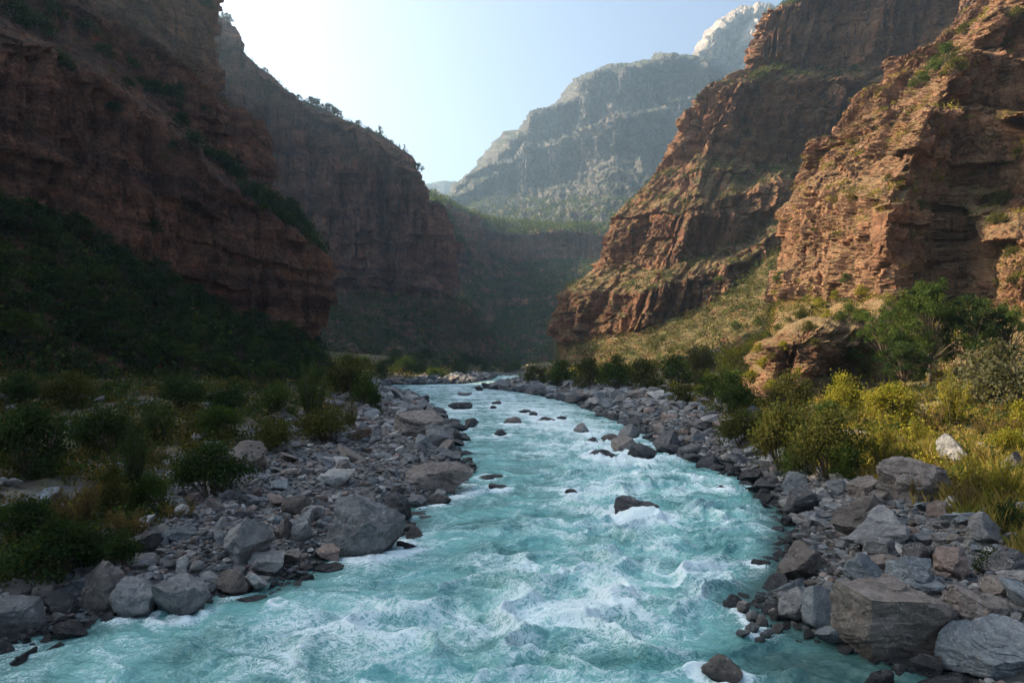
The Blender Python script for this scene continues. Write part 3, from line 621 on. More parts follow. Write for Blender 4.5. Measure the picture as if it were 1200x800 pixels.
river(579, 595, 502, 511, 'rounded dark rock in front of the low domed brown rock', 57)
river(574, 582, 475, 479, 'tiny dark rock beside the wide flat grey rock', 58)
river(576, 588, 469, 474, 'small dark rock behind the wide flat grey rock', 59)
river(608, 622, 479, 484, 'small flat dark rock in the middle of the upper river', 60)
river(628, 652, 488, 494, 'long low dark rock between the middle of the river and the sunny bank', 61, None, 0.5)
river(620, 630, 482, 488, 'tiny dark rock behind the long low dark rock', 62)
river(652, 664, 487, 492, 'small dark rock beside the long low dark rock', 63)
river(672, 690, 495, 507, 'pointed grey rock among the cluster off the sunny bank', 64, None, 0.8, 'pointed grey cluster rock', 'rock_grey')
river(685, 702, 512, 521, 'small dark rock at the river end of the rock cluster', 65)
river(704, 724, 508, 518, 'brown dark rock between the small dark rock and the rock cluster', 66, None, 0.8, None, 'rock_brown')
river(688, 727, 526, 538, 'pair shaped low wet rock in front of the rock cluster', 67, None, 0.6, 'low wet cluster rock')
river(715, 751, 511, 531, 'brown overhanging boulder in the rock cluster off the sunny bank', 68, [((-0.3, -0.3, 0.85), 0.45)], 0.8, 'brown overhanging cluster boulder', 'rock_brown')
river(735, 770, 518, 538, 'dark rounded boulder leaning on the brown overhanging boulder', 69, None, 0.8, 'dark leaning cluster boulder')
river(725, 752, 496, 514, 'grey boulder behind the brown overhanging boulder', 70, None, 0.8, None, 'rock_grey')
river(765, 800, 503, 529, 'sloping dark slab between the rock cluster and the sunny bank', 71, [((-0.55, -0.3, 0.7), 0.3)], 0.8, 'sloping dark cluster slab')
river(810, 823, 558, 563, 'tiny black rock in the shallows off the sunny bank', 72)
river(838, 853, 569, 575, 'small black rock in the shallows nearer the sunny bank', 73)
river(879, 902, 655, 665, 'flat black rock by the shallow edge below the dark wedge boulder', 74, None, 0.7)
river(820, 868, 769, 806, 'smooth grey brown rock in the nearest water beside the sunny bank', 75, None, 0.85, 'smooth nearest river rock', 'rock_brown')
river(318, 334, 706, 713, 'small dark rock awash off the broad low boulder', 76, None, 0.7)
river(535, 553, 459, 464, 'pale low rock far up the river', 77, None, 0.7, None, 'rock_grey')
river(556, 566, 452, 458, 'dark stone before the far gravel spit', 78)
# --- boulders of the sunlit (right) bank
hero(980, 1109, 684, 780, 'rock_brown', 'largest brown block boulder with a flat top, standing in the dark shallows', 81, [((0.06, -0.12, 0.98), 0.50), ((-0.12, -0.95, -0.22), 0.52), ((0.75, -0.6, -0.15), 0.62), ((-0.95, -0.2, -0.1), 0.66), ((0.95, 0.1, -0.1), 0.68)], 5, 0.8, 'largest brown block boulder', rough=0.75, bury=0.05)
hero(1098, 1216, 727, 798, 'rock_blue', 'long blue grey slab with a ridged side beside the largest brown block', 82, [((-0.15, -0.5, 0.8), 0.40), ((-0.7, -0.5, 0.45), 0.62), ((0.1, -0.9, -0.35), 0.5)], 6, 0.7, 'long blue grey slab', rough=0.8)
hero(1108, 1188, 684, 740, 'rock_brown', 'dark brown layered boulder behind the long blue grey slab', 83, [((0.35, -0.3, 0.85), 0.4), ((-0.7, -0.6, 0.2), 0.6)], 8, 0.8, 'dark brown layered boulder')
hero(938, 986, 686, 742, 'rock_blue', 'smooth blue grey boulder leaning on the largest brown block', 84, [((0.25, -0.75, 0.5), 0.42), ((-0.8, -0.3, 0.4), 0.55)], 7, 0.75, 'smooth blue grey boulder', rough=0.6)
hero(912, 952, 688, 732, 'rock_grey', 'grey boulder behind the smooth blue grey boulder at the pebble spit', 85, [((-0.5, -0.4, 0.7), 0.45)], 9, 0.8, 'grey spit boulder')
hero(904, 968, 636, 682, 'rock_brown', 'dark wedge boulder sloping down to the water on the sunny bank', 86, [((-0.5, -0.35, 0.72), 0.34), ((0.3, -0.9, 0.1), 0.5)], 6, 0.75, 'dark wedge boulder')
hero(988, 1072, 597, 652, 'rock_grey', 'large grey slab tilted up the bank in the shade edge', 87, [((-0.35, -0.5, 0.78), 0.36), ((-0.3, -0.9, 0.1), 0.5)], 7, 0.75, 'large tilted grey slab')
hero(975, 1034, 580, 632, 'rock_brown', 'tawny slab lying against the large tilted grey slab', 88, [((-0.55, -0.45, 0.68), 0.36), ((0.4, -0.8, 0.3), 0.55)], 7, 0.75, 'tawny leaning slab')
hero(994, 1032, 558, 585, 'rock_brown', 'rounded grey brown boulder topping the tawny slab', 89, None, 13, 0.85, 'rounded grey brown boulder')
hero(1040, 1096, 652, 692, 'rock_blue', 'blue grey boulder with a flat face behind the largest brown block', 90, [((0.2, -0.6, 0.72), 0.42), ((-0.8, -0.4, 0.3), 0.55)], 8, 0.8, 'flat faced blue grey boulder')
hero(1096, 1136, 640, 680, 'rock_red', 'reddish rounded boulder beside the flat faced blue grey boulder', 91, None, 15, 0.85, 'reddish rounded boulder', dmin=0.65)
hero(990, 1037, 650, 692, 'rock_blue', 'blocky blue grey stone behind the largest brown block, nearer the water', 92, [((0.4, -0.5, 0.65), 0.45), ((-0.5, -0.7, 0.3), 0.5)], 7, 0.8, 'blocky blue grey stone')
hero(1012, 1058, 628, 660, 'rock_grey', 'dark grey rock tucked under the large tilted grey slab', 93, None, 11, 0.8)
hero(1060, 1100, 636, 662, 'rock_dark', 'dark rock between the large tilted slab and the reddish rounded boulder', 94, None, 10, 0.8)
hero(1027, 1112, 539, 590, 'rock_brown', 'sunlit rounded brown boulder overgrown by grass on the knoll', 95, [((-0.3, -0.55, 0.65), 0.58)], 12, 0.8, 'sunlit rounded boulder', dmin=0.65)
hero(1100, 1143, 509, 548, 'rock_grey', 'sharp pointed grey rock standing in sunny grass behind the rounded boulder', 96, [((0.6, -0.25, 0.6), 0.30), ((-0.7, -0.5, 0.35), 0.42)], 6, 0.7, 'sharp pointed grey rock')
hero(1174, 1200, 529, 556, 'rock_dark', 'dark hollow rock in tall grass at the sunny knoll edge', 97, None, 11, 0.9, 'dark hollow grass rock')
hero(1086, 1110, 586, 610, 'rock_red', 'small sunlit reddish stone below the sunlit rounded boulder', 98, None, 11, 0.9)
hero(917, 960, 572, 604, 'rock_dark', 'black wet boulder at the water edge before shaded bushes', 99, [((-0.3, -0.3, 0.85), 0.5)], 9, 0.8, 'black wet edge boulder')
hero(952, 972, 570, 590, 'rock_pale', 'pale split stone behind the black wet edge boulder', 100, None, 9, 0.8)
hero(967, 992, 560, 582, 'rock_grey', 'grey stone between the pale split stone and the rounded boulder', 101, None, 10, 0.8)
hero(884, 914, 556, 572, 'rock_dark', 'low dark rock in the shallows before shaded bushes', 102, None, 10, 0.8)
hero(930, 965, 598, 618, 'rock_grey', 'low grey rock beside the black wet edge boulder', 103, None, 10, 0.8)
hero(1064, 1104, 680, 698, 'rock_blue', 'flat pale blue slab right behind the largest brown block', 104, [((0, -0.2, 1), 0.35)], 8, 0.9)
hero(1148, 1200, 640, 676, 'rock_dark', 'dark shaded boulder up the bank behind the dark brown layered boulder', 105, None, 10, 0.8)
hero(1134, 1172, 600, 640, 'rock_grey', 'grey rock in the shade edge below the sunny knoll grass', 106, None, 10, 0.8)
hero(1150, 1196, 676, 700, 'rock_brown', 'brown stone at the top of the dark brown layered boulder', 107, None, 10, 0.8)
hero(835, 862, 500, 512, 'rock_grey', 'grey boulder on the far part of the sunny bank, before a hedge of bushes', 108, None, 10, 0.8)
hero(795, 822, 520, 534, 'rock_grey', 'angular grey boulder at the water just beyond the sloping dark slab', 109, None, 10, 0.8)
for k, (l, t_, b_) in enumerate(((863, 704, 722), (874, 714, 732), (886, 720, 738), (872, 730, 744), (890, 736, 748), (900, 712, 730), (862, 738, 748), (904, 730, 744), (884, 744, 758))):
    hero(l, l+18-2*(k % 3), t_, b_, ('rock_brown', 'rock_grey', 'rock_brown', 'rock_grey', 'rock_pale')[k % 5],
         ('%s cobble of the small spit in the near water, %s from its river end' % (('brown', 'grey', 'brown', 'grey', 'pale')[k % 5], ('second', 'fourth', 'sixth', 'third', 'seventh', 'eighth', 'first', 'ninth', 'fifth')[k])), 120+k, None, 9, 0.85, None, 3, 0, 0.12, 'stone', 1.0, 0.5, 'stone', 'pebbles of the small spit')
for k, (l, r_, t_, b_) in enumerate(((1066, 1104, 768, 802), (1012, 1050, 782, 812), (1102, 1140, 786, 812), (1046, 1072, 776, 800))):
    hero(l, r_, t_, b_, 'rock_dark', ('dark stone in the gap between the largest brown block and the long blue slab', 'dark wet stone at the foot of the largest brown block', 'low dark stone under the long blue grey slab', 'small dark stone in the shadow of the largest brown block')[k], 140+k, None, 11, 0.85)
N_HERO = len(ROCKS)

# --- the loose stones of both banks: the largest in view one by one, the rest as rubble
PROT = [rock_mesh('stone', seed=300+i, sub=5, ncut=15, dims=(1, 0.85, 0.62), rough=0.9, dmin=0.30, dmax=0.70) for i in range(16)]
MATS = ['rock_grey', 'rock_grey', 'rock_blue', 'rock_brown', 'rock_pale', 'rock_red', 'rock_dark']
MW = [0.30, 0.14, 0.16, 0.16, 0.14, 0.06, 0.04]
cand = []
def belt(side, Y):
    """how far the stones reach up the bank"""
    if side < 0: return np.interp(Y, [8, 14, 18, 22, 30, 55, 80, 110, 150, 185, 200, 260], [1.5, 2.5, 5, 8, 11, 13, 11, 9, 10, 3, 12, 8])
    return np.interp(Y, [8, 14, 20, 30, 36, 50, 70, 100, 140, 200, 300], [9, 9, 8, 5, 4, 7, 12, 13, 12, 10, 8])
NCAND = 42000
for side in (-1, 1):
    Y = np.exp(rng.uniform(math.log(9), math.log(300), NCAND))
    d = belt(side, Y)*(rng.random(NCAND)**1.15*1.12) - 0.9
    xl, xr = banks(Y); x = xl - d if side < 0 else xr + d
    z = H(x, Y)
    rmin = np.maximum(0.055, Y*0.0019)
    r = rmin*(1-rng.random(NCAND))**(-1/2.75)
    r = np.minimum(r, np.where(Y < 30, 0.40, np.where(Y < 80, 0.75, 1.2)))
    px, py = proj(x, Y, z)
    ok = (px > -30) & (px < 1230) & (py < 830)
    ok &= rng.random(NCAND) < np.where(d < belt(side, Y)*0.75, 1, 0.45)
    for i in np.nonzero(ok)[0]: cand.append((r[i], x[i], Y[i], z[i], side))
# a few stones strewn higher, between the bushes
for side, n in ((-1, 1700), (1, 300)):
    Y = np.exp(rng.uniform(math.log(18), math.log(110), n)); d = rng.uniform(8, 34, n)
    xl, xr = banks(Y); x = xl - d if side < 0 else xr + d; z = H(x, Y)
    px, py = proj(x, Y, z); cl = fbm2(x/7, Y/7, 2, 55) > 0.1
    for i in np.nonzero((px > -20) & (px < 1220) & cl)[0]: cand.append((rng.uniform(0.1, 0.42), x[i], Y[i], z[i], side))
cand.sort(key=lambda c: -c[0])
cell = {}
def clash(x, y, r, k=0.8):
    for (a, b, q) in cell.get((int(x//3), int(y//3)), ()):
        if (x-a)**2 + (y-b)**2 < ((r+q)*k)**2: return True
    return False
def claim(x, y, r):
    for i in range(int((x-r-1.5)//3), int((x+r+1.5)//3)+1):
        for j in range(int((y-r-1.5)//3), int((y+r+1.5)//3)+1): cell.setdefault((i, j), []).append((x, y, r))
for a in TAKEN + [(5.0, 13.0, 0.9), (5.0, 14.6, 0.5)]: claim(*a)
placed = []
for r, x, y, z, side in cand:
    if clash(x, y, r, 0.72 if r > 0.2 else 0.66): continue
    claim(x, y, r); placed.append((r, x, y, z, side))
print('stones', len(cand), len(placed), round(time.time()-T0, 1))
placed.sort(key=lambda c: -c[0]/c[2])
NIND = 175
IND = placed[:NIND]; REST = placed[NIND:]
STONES = []
for r, x, y, z, side in IND:
    mname = MATS[rng.choice(7, p=MW)]
    if z < 0.02: mname = 'rock_dark'
    pm = PROT[int(rng.integers(0, 16))]
    if not pm.materials: pm.materials.append(M['rock_grey'])
    o = bpy.data.objects.new('stone', pm); COL.objects.link(o)
    o.material_slots[0].link = 'OBJECT'; o.material_slots[0].material = M[mname]
    s3 = (2*r*rng.uniform(0.85, 1.3), 2*r*rng.uniform(0.85, 1.2), 2*r*rng.uniform(0.75, 1.25))
    o.scale = s3; o.location = (x, y, z + 0.18*s3[2]); o.rotation_euler = (rng.normal()*0.25, rng.normal()*0.25, rng.uniform(0, 6.28))
    STONES.append(dict(o=o, x=x, y=y, r=r, z=z, side=side, mat=mname, s=s3))
def merge_rocks(items, name, label):
    by = {}
    for it in items:
        m = MATS[rng.choice(7, p=MW)]
        if it[3] < 0.02: m = 'rock_dark'
        by.setdefault((2 if it[0]/it[2]*F > 4 else 1), []).append((it, m))
    VV, FF, MI, base = [], [], [], 0
    names = list(dict.fromkeys(MATS))
    for sub, lst in by.items():
        shapes = [rock_shape(700+i, sub, 11, (1, 0.85, 0.58), dmin=0.30, dmax=0.70) for i in range(24)]
        for (r, x, y, z, side), m in lst:
            p, Fc = shapes[int(rng.integers(0, 24))]
            s = 2*r*rng.uniform(0.8, 1.25, 3); a, b_ = rng.uniform(0, 6.28), rng.normal()*0.3
            ca, sa, cb, sb = math.cos(a), math.sin(a), math.cos(b_), math.sin(b_)
            q = p*s; q = np.stack([q[:, 0], q[:, 1]*cb-q[:, 2]*sb, q[:, 1]*sb+q[:, 2]*cb], 1)
            q = np.stack([q[:, 0]*ca-q[:, 1]*sa+x, q[:, 0]*sa+q[:, 1]*ca+y, q[:, 2]+z+0.22*s[2]], 1)
            VV.append(q); FF.append(Fc+base); base += len(q); MI.append(np.full(len(Fc), names.index(m), np.int32))
    me = mesh_np(name, np.concatenate(VV), np.concatenate(FF), smooth=False)
    for m in names: me.materials.append(M[m])
    me.polygons.foreach_set('material_index', np.concatenate(MI))
    return tag(obj(name, me), label, 'rubble', kind='stuff')
merge_rocks([c for c in REST if c[4] < 0], 'rubble', 'grey cobbles and rubble covering the shaded bank')
merge_rocks([c for c in REST if c[4] > 0], 'rubble', 'grey and brown cobbles and rubble covering the sunny bank')
print('ROCKS', N_HERO, round(time.time()-T0, 1))

# ------------------------------------------------------------------ the river
ys = np.concatenate([np.linspace(-10, 9, 14), 1/np.linspace(1/9.2, 1/330, 760)])
tt = np.linspace(0, 1, 430)
xl, xr = banks(ys)
X = (xl-1.6)[:, None]*(1-tt) + (xr+1.6)[:, None]*tt; Yw = np.repeat(ys[:, None], len(tt), 1)
dl, dr = bank_d(X, Yw); edge = -np.maximum(dl, dr)
near = 1/(1+(Yw/45.0)**2)
u = (X-xl[:, None])/(xr-xl)[:, None]
wx = X + 0.8*fbm2(X/2.6, Yw/2.6, 2, 301); wy = Yw + 0.8*fbm2(X/2.6+40, Yw/2.6, 2, 302)
rid = 1-np.abs(n2(wx/2.6, wy/1.6, 303))*1.5
fil = 0.5*(1-np.abs(n2(wx/1.5, wy/1.0, 304))*1.7) + 0.3*(1-np.abs(n2(wx/0.7, wy/0.5, 305))*1.7) + 0.2*(1-np.abs(n2(wx/0.33, wy/0.25, 306))*1.7)
pat = fbm2(X/5.5+3, Yw/4.2, 3, 307)
rap = np.exp(-((u-0.62)/0.30)**2)*sstep(6, 14, Yw)*(1-0.5*sstep(60, 120, Yw)) + 0.5*np.exp(-((Yw-17-0.35*(X-2))/1.6)**2)*sstep(0.15, 0.35, u) + 0.55*np.exp(-((Yw-25.5-0.15*(X-4))/1.8)**2)*sstep(0.45, 0.6, u)
calm = sstep(0.1, 1.4, edge); far = sstep(28, 95, Yw)
wk = 0*X
for q in ROCKS:
    if q['o'].name.startswith('river_rock') or abs(bank_d(q['x'], q['y'])[0 if q['x'] < 0 else 1]) < 1.2:
        dx, dy = X-q['x'], q['y']-Yw                      # the river comes towards us
        ring = np.exp(-((np.hypot(dx, dy)-q['r']*1.15)/(0.22*q['r']+0.10))**2)
        tail = np.exp(-(dx/(q['r']*0.8+0.12*np.maximum(dy, 0)+0.05))**2)*sstep(-0.2, 0.4, dy)*np.exp(-np.maximum(dy, 0)/(q['r']*4+0.4))
        wk = np.maximum(wk, 0.95*ring + 0.7*tail)
Zw = calm*(0.10*fbm2(wx/3.4, wy/2.0, 3, 310) + (0.06+0.24*rap)*np.clip(rid, 0, 1)**3 + (0.05+0.06*rap)*fbm2(wx/0.9, wy/0.6, 3, 311) + 0.03*fbm2(X/0.3, Yw/0.22, 2, 312)) + 0.10*wk*np.clip(fil, 0, 1)
Zw = Zw*(1-0.55*sstep(25, 90, Yw))
foam = (0.62-0.30*far)*fil + 0.16 *far + (0.30-0.1*far)*pat + 0.38*rap + 0.26*np.clip(rid, 0, 1)**2 + 0.60*wk - 0.38 + 0.36*far
foam = np.clip(foam, -1, 2)*np.where(u > 0.5, sstep(0.0, 1.0, edge-0.1), sstep(-0.2, 0.5, edge))
shore = sstep(1.9, 0.2, edge)*np.where(u > 0.5, sstep(60, 25, Yw), 0.55*sstep(60, 25, Yw))
pool = np.maximum(np.exp(-(((X-5.8)/1.5)**2 + ((Yw-13.4)/2.2)**2)), sstep(4.4, 6.2, X)*sstep(15.5, 13.8, Yw)); shore = np.maximum(shore, pool); foam = foam - 0.6*pool
deep = fbm2(X/3.0+9, Yw/2.2, 3, 320)
V = np.stack([X, Yw, Zw], -1)
me = mesh_np('river_water', V, grid_faces(*X.shape), attrs={'foam': foam, 'shore': shore, 'deep': deep})
t = NT('glacial river water')
fa = t.n('ShaderNodeAttribute', attribute_name='foam').outputs['Fac']; sa = t.n('ShaderNodeAttribute', attribute_name='shore').outputs['Fac']; da = t.n('ShaderNodeAttribute', attribute_name='deep').outputs['Fac']
P = t.coord((1, 1, 1))
wrp = t.n('ShaderNodeTexNoise'); t.l(P, wrp.inputs['Vector']); wrp.inputs['Scale'].default_value = 2.2; wrp.inputs['Detail'].default_value = 3
vm = t.n('ShaderNodeVectorMath', operation='MULTIPLY_ADD'); t.l(wrp.outputs['Color'], vm.inputs[0]); vm.inputs[1].default_value = (0.55, 0.45, 0.3); t.l(P, vm.inputs[2])
n1 = t.noise(vm.outputs[0], 5.5, 6, 0.68, 0.8); n_2 = t.noise(vm.outputs[0], 16.0, 4, 0.65, 0.4)
fl = t.math('ABSOLUTE', t.math('SUBTRACT', n1, 0.5)); fl = t.ramp01(fl, 0.0, 0.13, 1.0, 0.0)
fx = t.math('ADD', fa, t.math('ADD', t.math('MULTIPLY', fl, 0.40), t.math('MULTIPLY', t.math('SUBTRACT', n_2, 0.5), 0.95)))
fm = t.ramp01(fx, 0.58, 1.22, 0.0, 0.92)
body = t.mix(t.ramp01(da, -0.45, 0.5), (0.030, 0.150, 0.145), (0.11, 0.345, 0.33))
body = t.mix(t.ramp01(fx, 0.0, 0.75, 0.0, 0.55), body, (0.28, 0.56, 0.55))
bed = t.mix(t.ramp01(n1, 0.35, 0.65), (0.022, 0.055, 0.055), (0.06, 0.11, 0.10))
body = t.mix(t.math('MULTIPLY', sa, 0.85), body, bed)
c = t.mix(fm, body, (0.80, 0.90, 0.92))
bh = t.math('ADD', t.math('MULTIPLY', n1, 0.6), t.math('MULTIPLY', n_2, 0.35))
b = t.pbr(c, t.ramp01(fm, 0.0, 0.6, 0.16, 0.65), t.bump(bh, 0.55, 0.09), 0.5); b.inputs['IOR'].default_value = 1.33
M['water'] = t.done(b)
tag(obj('river_water', me, M['water']), 'turquoise glacial river broken by white foam', 'river', kind='structure')
print('WATER', round(time.time()-T0, 1))

# ------------------------------------------------------------------ plants
def leaf_quads(c, n, L, wid, col, r, up=0.35, cvar=0.18):
    """n leaves at points c: kite-shaped faces turned every way"""
    d = r.normal(size=(n, 3)); d[:, 2] += up; d /= np.linalg.norm(d, axis=1)[:, None]
    e = np.cross(d, r.normal(size=(n, 3))); e /= np.linalg.norm(e, axis=1)[:, None] + 1e-9
    L = (np.asarray(L)*r.uniform(0.6, 1.35, n))[:, None]; wd_ = L*wid
    V = np.stack([c - d*L*0.5, c + e*wd_*0.5, c + d*L*0.5, c - e*wd_*0.5], 1).reshape(-1, 3)
    cc = np.asarray(col)*(1 + cvar*r.normal(size=(n, 1))) * (1 + np.array([0.10, 0.03, 0.05])*r.normal(size=(n, 1)))
    return V, np.arange(4*n).reshape(n, 4), np.repeat(np.clip(cc, 0.004, 0.9), 4, 0)
def tube(pts, r0, r1, k=5):
    P = np.array(pts, float); n = len(P); rad = np.linspace(r0, r1, n)
    V = []
    for i in range(n):
        d = P[min(i+1, n-1)]-P[max(i-1, 0)]; d /= np.linalg.norm(d)+1e-9
        a = np.cross(d, (0.31, 0.9, 0.2)); a /= np.linalg.norm(a)+1e-9; b = np.cross(d, a)
        for j in range(k):
            t_ = 2*math.pi*j/k; V.append(P[i] + rad[i]*(math.cos(t_)*a + math.sin(t_)*b))
    Fc = [[i*k+j, i*k+(j+1) % k, (i+1)*k+(j+1) % k, (i+1)*k+j] for i in range(n-1) for j in range(k)]
    return np.array(V), np.array(Fc)
def join(parts):
    VV, FF, CC, base = [], [], [], 0
    for p in parts:
        VV.append(p[0]); FF.append(p[1]+base); base += len(p[0])
        CC.append(p[2] if len(p) > 2 else np.full((len(p[0]), 3), 0.1))
    return np.concatenate(VV), np.concatenate(FF), np.concatenate(CC)

def bush_proto(seed, col, col2, nl, L, kind):
    """unit bush about 1 m wide and 0.8 m tall standing on the origin: stems and leaves"""
    r = np.random.default_rng(seed); stems, leaves = [], []
    ns = {'round': 26, 'willow': 30, 'loose': 18, 'dry': 26}[kind]
    for i in range(ns):
        a = r.uniform(0, 6.28); q = math.sqrt(r.random())
        if kind == 'willow': tip = np.array([math.cos(a)*q*0.42, math.sin(a)*q*0.42, r.uniform(0.65, 1.1)*(1-0.35*q*q)])
        elif kind == 'dry': tip = np.array([math.cos(a)*q*0.5, math.sin(a)*q*0.5, r.uniform(0.35, 0.8)])
        else:
            el = r.uniform(0.05, 1.5); rr = r.uniform(0.55, 1.08)
            tip = np.array([math.cos(a)*math.cos(el)*0.46*rr, math.sin(a)*math.cos(el)*0.46*rr, 0.12+math.sin(el)*0.62*rr])
        root = np.array([math.cos(a)*0.05, math.sin(a)*0.05, -0.05]); mid = (root+tip)/2 + r.normal(size=3)*0.05 + np.array([0, 0, 0.06])
        stems.append(tube([root, mid, tip], 0.012, 0.004, 4))
        n = max(6, nl//ns)
        if kind in ('willow', 'dry'):
            tt_ = r.uniform(0.25, 1.05, n)[:, None]; c = (1-tt_)**2*root + 2*tt_*(1-tt_)*mid + tt_**2*tip + r.normal(size=(n, 3))*np.array([0.035, 0.035, 0.035])
        else:
            sp = r.uniform(0.07, 0.14)
            c = tip + r.normal(size=(n, 3))*np.array([sp, sp, sp*0.65]) - 0.12*r.random((n, 1))*(tip-root)
        c[:, 2] = np.maximum(c[:, 2], 0.0)
        m = r.random()
        base = np.asarray(col)*(1-m) + np.asarray(col2)*m
        leaves.append(leaf_quads(c, n, L, 0.32 if kind in ('willow', 'dry') else 0.6, base*r.uniform(0.75, 1.25), r, 0.8 if kind == 'willow' else 0.3))
    sv = join(stems); lv = join(leaves)
    return mesh_np('stems', sv[0], sv[1]), mesh_np('foliage', lv[0], lv[1], False, cattrs={'tint': lv[2]})
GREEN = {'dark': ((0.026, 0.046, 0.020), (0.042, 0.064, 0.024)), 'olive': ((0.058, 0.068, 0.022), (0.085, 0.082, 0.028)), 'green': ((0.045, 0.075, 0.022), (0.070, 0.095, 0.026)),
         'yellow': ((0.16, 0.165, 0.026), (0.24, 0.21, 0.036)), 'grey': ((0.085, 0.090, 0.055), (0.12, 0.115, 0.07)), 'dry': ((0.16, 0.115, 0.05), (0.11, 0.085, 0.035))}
BP = {}
def bproto(colour, kind, lod, var):
    key = (colour, kind, lod, var)
    if key not in BP:
        nl, L = {0: (5200, 0.045), 1: (1900, 0.065), 2: (520, 0.10)}[lod]
        s_, f_ = bush_proto(hash((kind, var)) % 9973 if False else 31*var+len(kind)*7+lod, GREEN[colour][0], GREEN[colour][1], nl, L, kind)
        s_.materials.append(M['bark']); f_.materials.append(M['leaf'])
        BP[key] = (s_, f_)
    return BP[key]
BUSH = []
def bush(x, y, z, wdt, hgt, colour, kind, group, zone, name='bush', cat='bush'):
    pxw = wdt/max(y, 5)*F
    lod = 0 if pxw > 42 else 1 if pxw > 15 else 2
    s_, f_ = bproto(colour, kind, lod, int(rng.integers(0, 4)))
    e = bpy.data.objects.new(name, None); COL.objects.link(e); e.location = (x, y, z-0.04*hgt); e.scale = (wdt, wdt*rng.uniform(0.85, 1.15), hgt/0.82); e.rotation_euler.z = rng.uniform(0, 6.28)
    e.empty_display_size = 0.1
    a = bpy.data.objects.new('foliage', f_); COL.objects.link(a); a.parent = e
    if pxw > 12:
        b_ = bpy.data.objects.new('stem', s_); COL.objects.link(b_); b_.parent = e
    e['category'] = cat; e['group'] = group
    BUSH.append(dict(o=e, x=x, y=y, z=z, w=wdt, h=hgt, colour=colour, kind=kind, zone=zone, px=pxw, cat=cat, py=HZ-F*(z-CAMH)/y))
    return e
SB, NB = 'bushes on the shaded bank', 'bushes on the sunny bank'
def bush_px(l, r_, t_, b_, colour, kind, group, zone):
    x, y, z = ground_hit((l+r_)/2, b_)
    wd_ = (r_-l)/F*y; y += wd_*0.2; x = ((l+r_)/2-600)/F*y
    return bush(x, y, H(x, y), wd_, (b_-t_)/F*y, colour, kind, group, zone)
# bushes one can point at, shaded bank
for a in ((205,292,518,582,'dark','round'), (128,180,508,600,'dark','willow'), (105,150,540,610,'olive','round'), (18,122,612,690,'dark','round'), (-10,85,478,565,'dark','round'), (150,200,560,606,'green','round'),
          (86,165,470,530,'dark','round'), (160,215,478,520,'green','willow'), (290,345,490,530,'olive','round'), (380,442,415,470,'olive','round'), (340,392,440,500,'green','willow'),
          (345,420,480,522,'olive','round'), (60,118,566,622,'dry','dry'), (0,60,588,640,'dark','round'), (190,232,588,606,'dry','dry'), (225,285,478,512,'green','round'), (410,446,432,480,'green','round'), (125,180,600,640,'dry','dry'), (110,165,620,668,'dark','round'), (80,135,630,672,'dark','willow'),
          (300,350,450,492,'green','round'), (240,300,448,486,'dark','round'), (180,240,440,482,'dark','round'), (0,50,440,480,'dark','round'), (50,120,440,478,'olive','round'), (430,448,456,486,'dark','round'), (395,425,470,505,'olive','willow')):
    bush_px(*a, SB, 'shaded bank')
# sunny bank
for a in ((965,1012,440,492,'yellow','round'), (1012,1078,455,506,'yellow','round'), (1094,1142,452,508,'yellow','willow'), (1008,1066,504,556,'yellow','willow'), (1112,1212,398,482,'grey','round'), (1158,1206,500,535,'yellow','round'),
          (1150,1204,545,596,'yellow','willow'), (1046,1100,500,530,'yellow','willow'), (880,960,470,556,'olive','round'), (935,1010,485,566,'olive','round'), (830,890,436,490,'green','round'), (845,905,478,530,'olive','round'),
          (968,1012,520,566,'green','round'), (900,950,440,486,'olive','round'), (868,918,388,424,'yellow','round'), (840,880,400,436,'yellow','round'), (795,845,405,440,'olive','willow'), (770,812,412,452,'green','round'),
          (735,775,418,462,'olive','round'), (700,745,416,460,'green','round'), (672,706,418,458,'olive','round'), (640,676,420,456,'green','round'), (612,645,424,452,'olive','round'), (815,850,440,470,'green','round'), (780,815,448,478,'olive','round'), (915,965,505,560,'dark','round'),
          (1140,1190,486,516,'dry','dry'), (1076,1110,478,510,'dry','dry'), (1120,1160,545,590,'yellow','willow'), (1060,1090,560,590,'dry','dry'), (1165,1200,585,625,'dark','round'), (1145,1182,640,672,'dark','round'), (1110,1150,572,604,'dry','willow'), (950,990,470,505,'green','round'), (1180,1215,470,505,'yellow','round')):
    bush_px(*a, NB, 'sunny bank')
# more of them at random between, thinning where the ground is open
def open_spot(x, y): return fbm2(x/6, y/6, 2, 77) > 0.10
occ = [(b['x'], b['y'], b['w']*0.5) for b in BUSH]
def fill(side, n, dmin, dmax, Y0, Y1, size, cols, group, zone, sun=False):
    k = tries = 0
    while k < n and tries < n*40:
        tries += 1
        Y = math.exp(rng.uniform(math.log(Y0), math.log(Y1))); d = belt(side, Y)*rng.uniform(0.85, 1.0) + rng.uniform(dmin, dmax)*(0.4+Y/70)
        xl, xr = banks(np.array([Y])); x = float(xl[0]-d if side < 0 else xr[0]+d)
        px = 600+F*x/Y
        if not -25 < px < 1225 or open_spot(x, Y): continue
        wd_ = rng.uniform(*size)*(0.6+min(Y, 120)/90)
        if any((x-a)**2+(Y-b)**2 < ((wd_*0.5+q)*0.75)**2 for a, b, q in occ): continue
        occ.append((x, Y, wd_*0.5)); c = cols[int(rng.integers(0, len(cols)))]
        kind = 'dry' if c == 'dry' else ('round', 'round', 'willow', 'loose')[int(rng.integers(0, 4))]
        bush(x, Y, float(H(x, Y)), wd_, wd_*rng.uniform(0.55, 1.0), c, kind, group, zone); k += 1
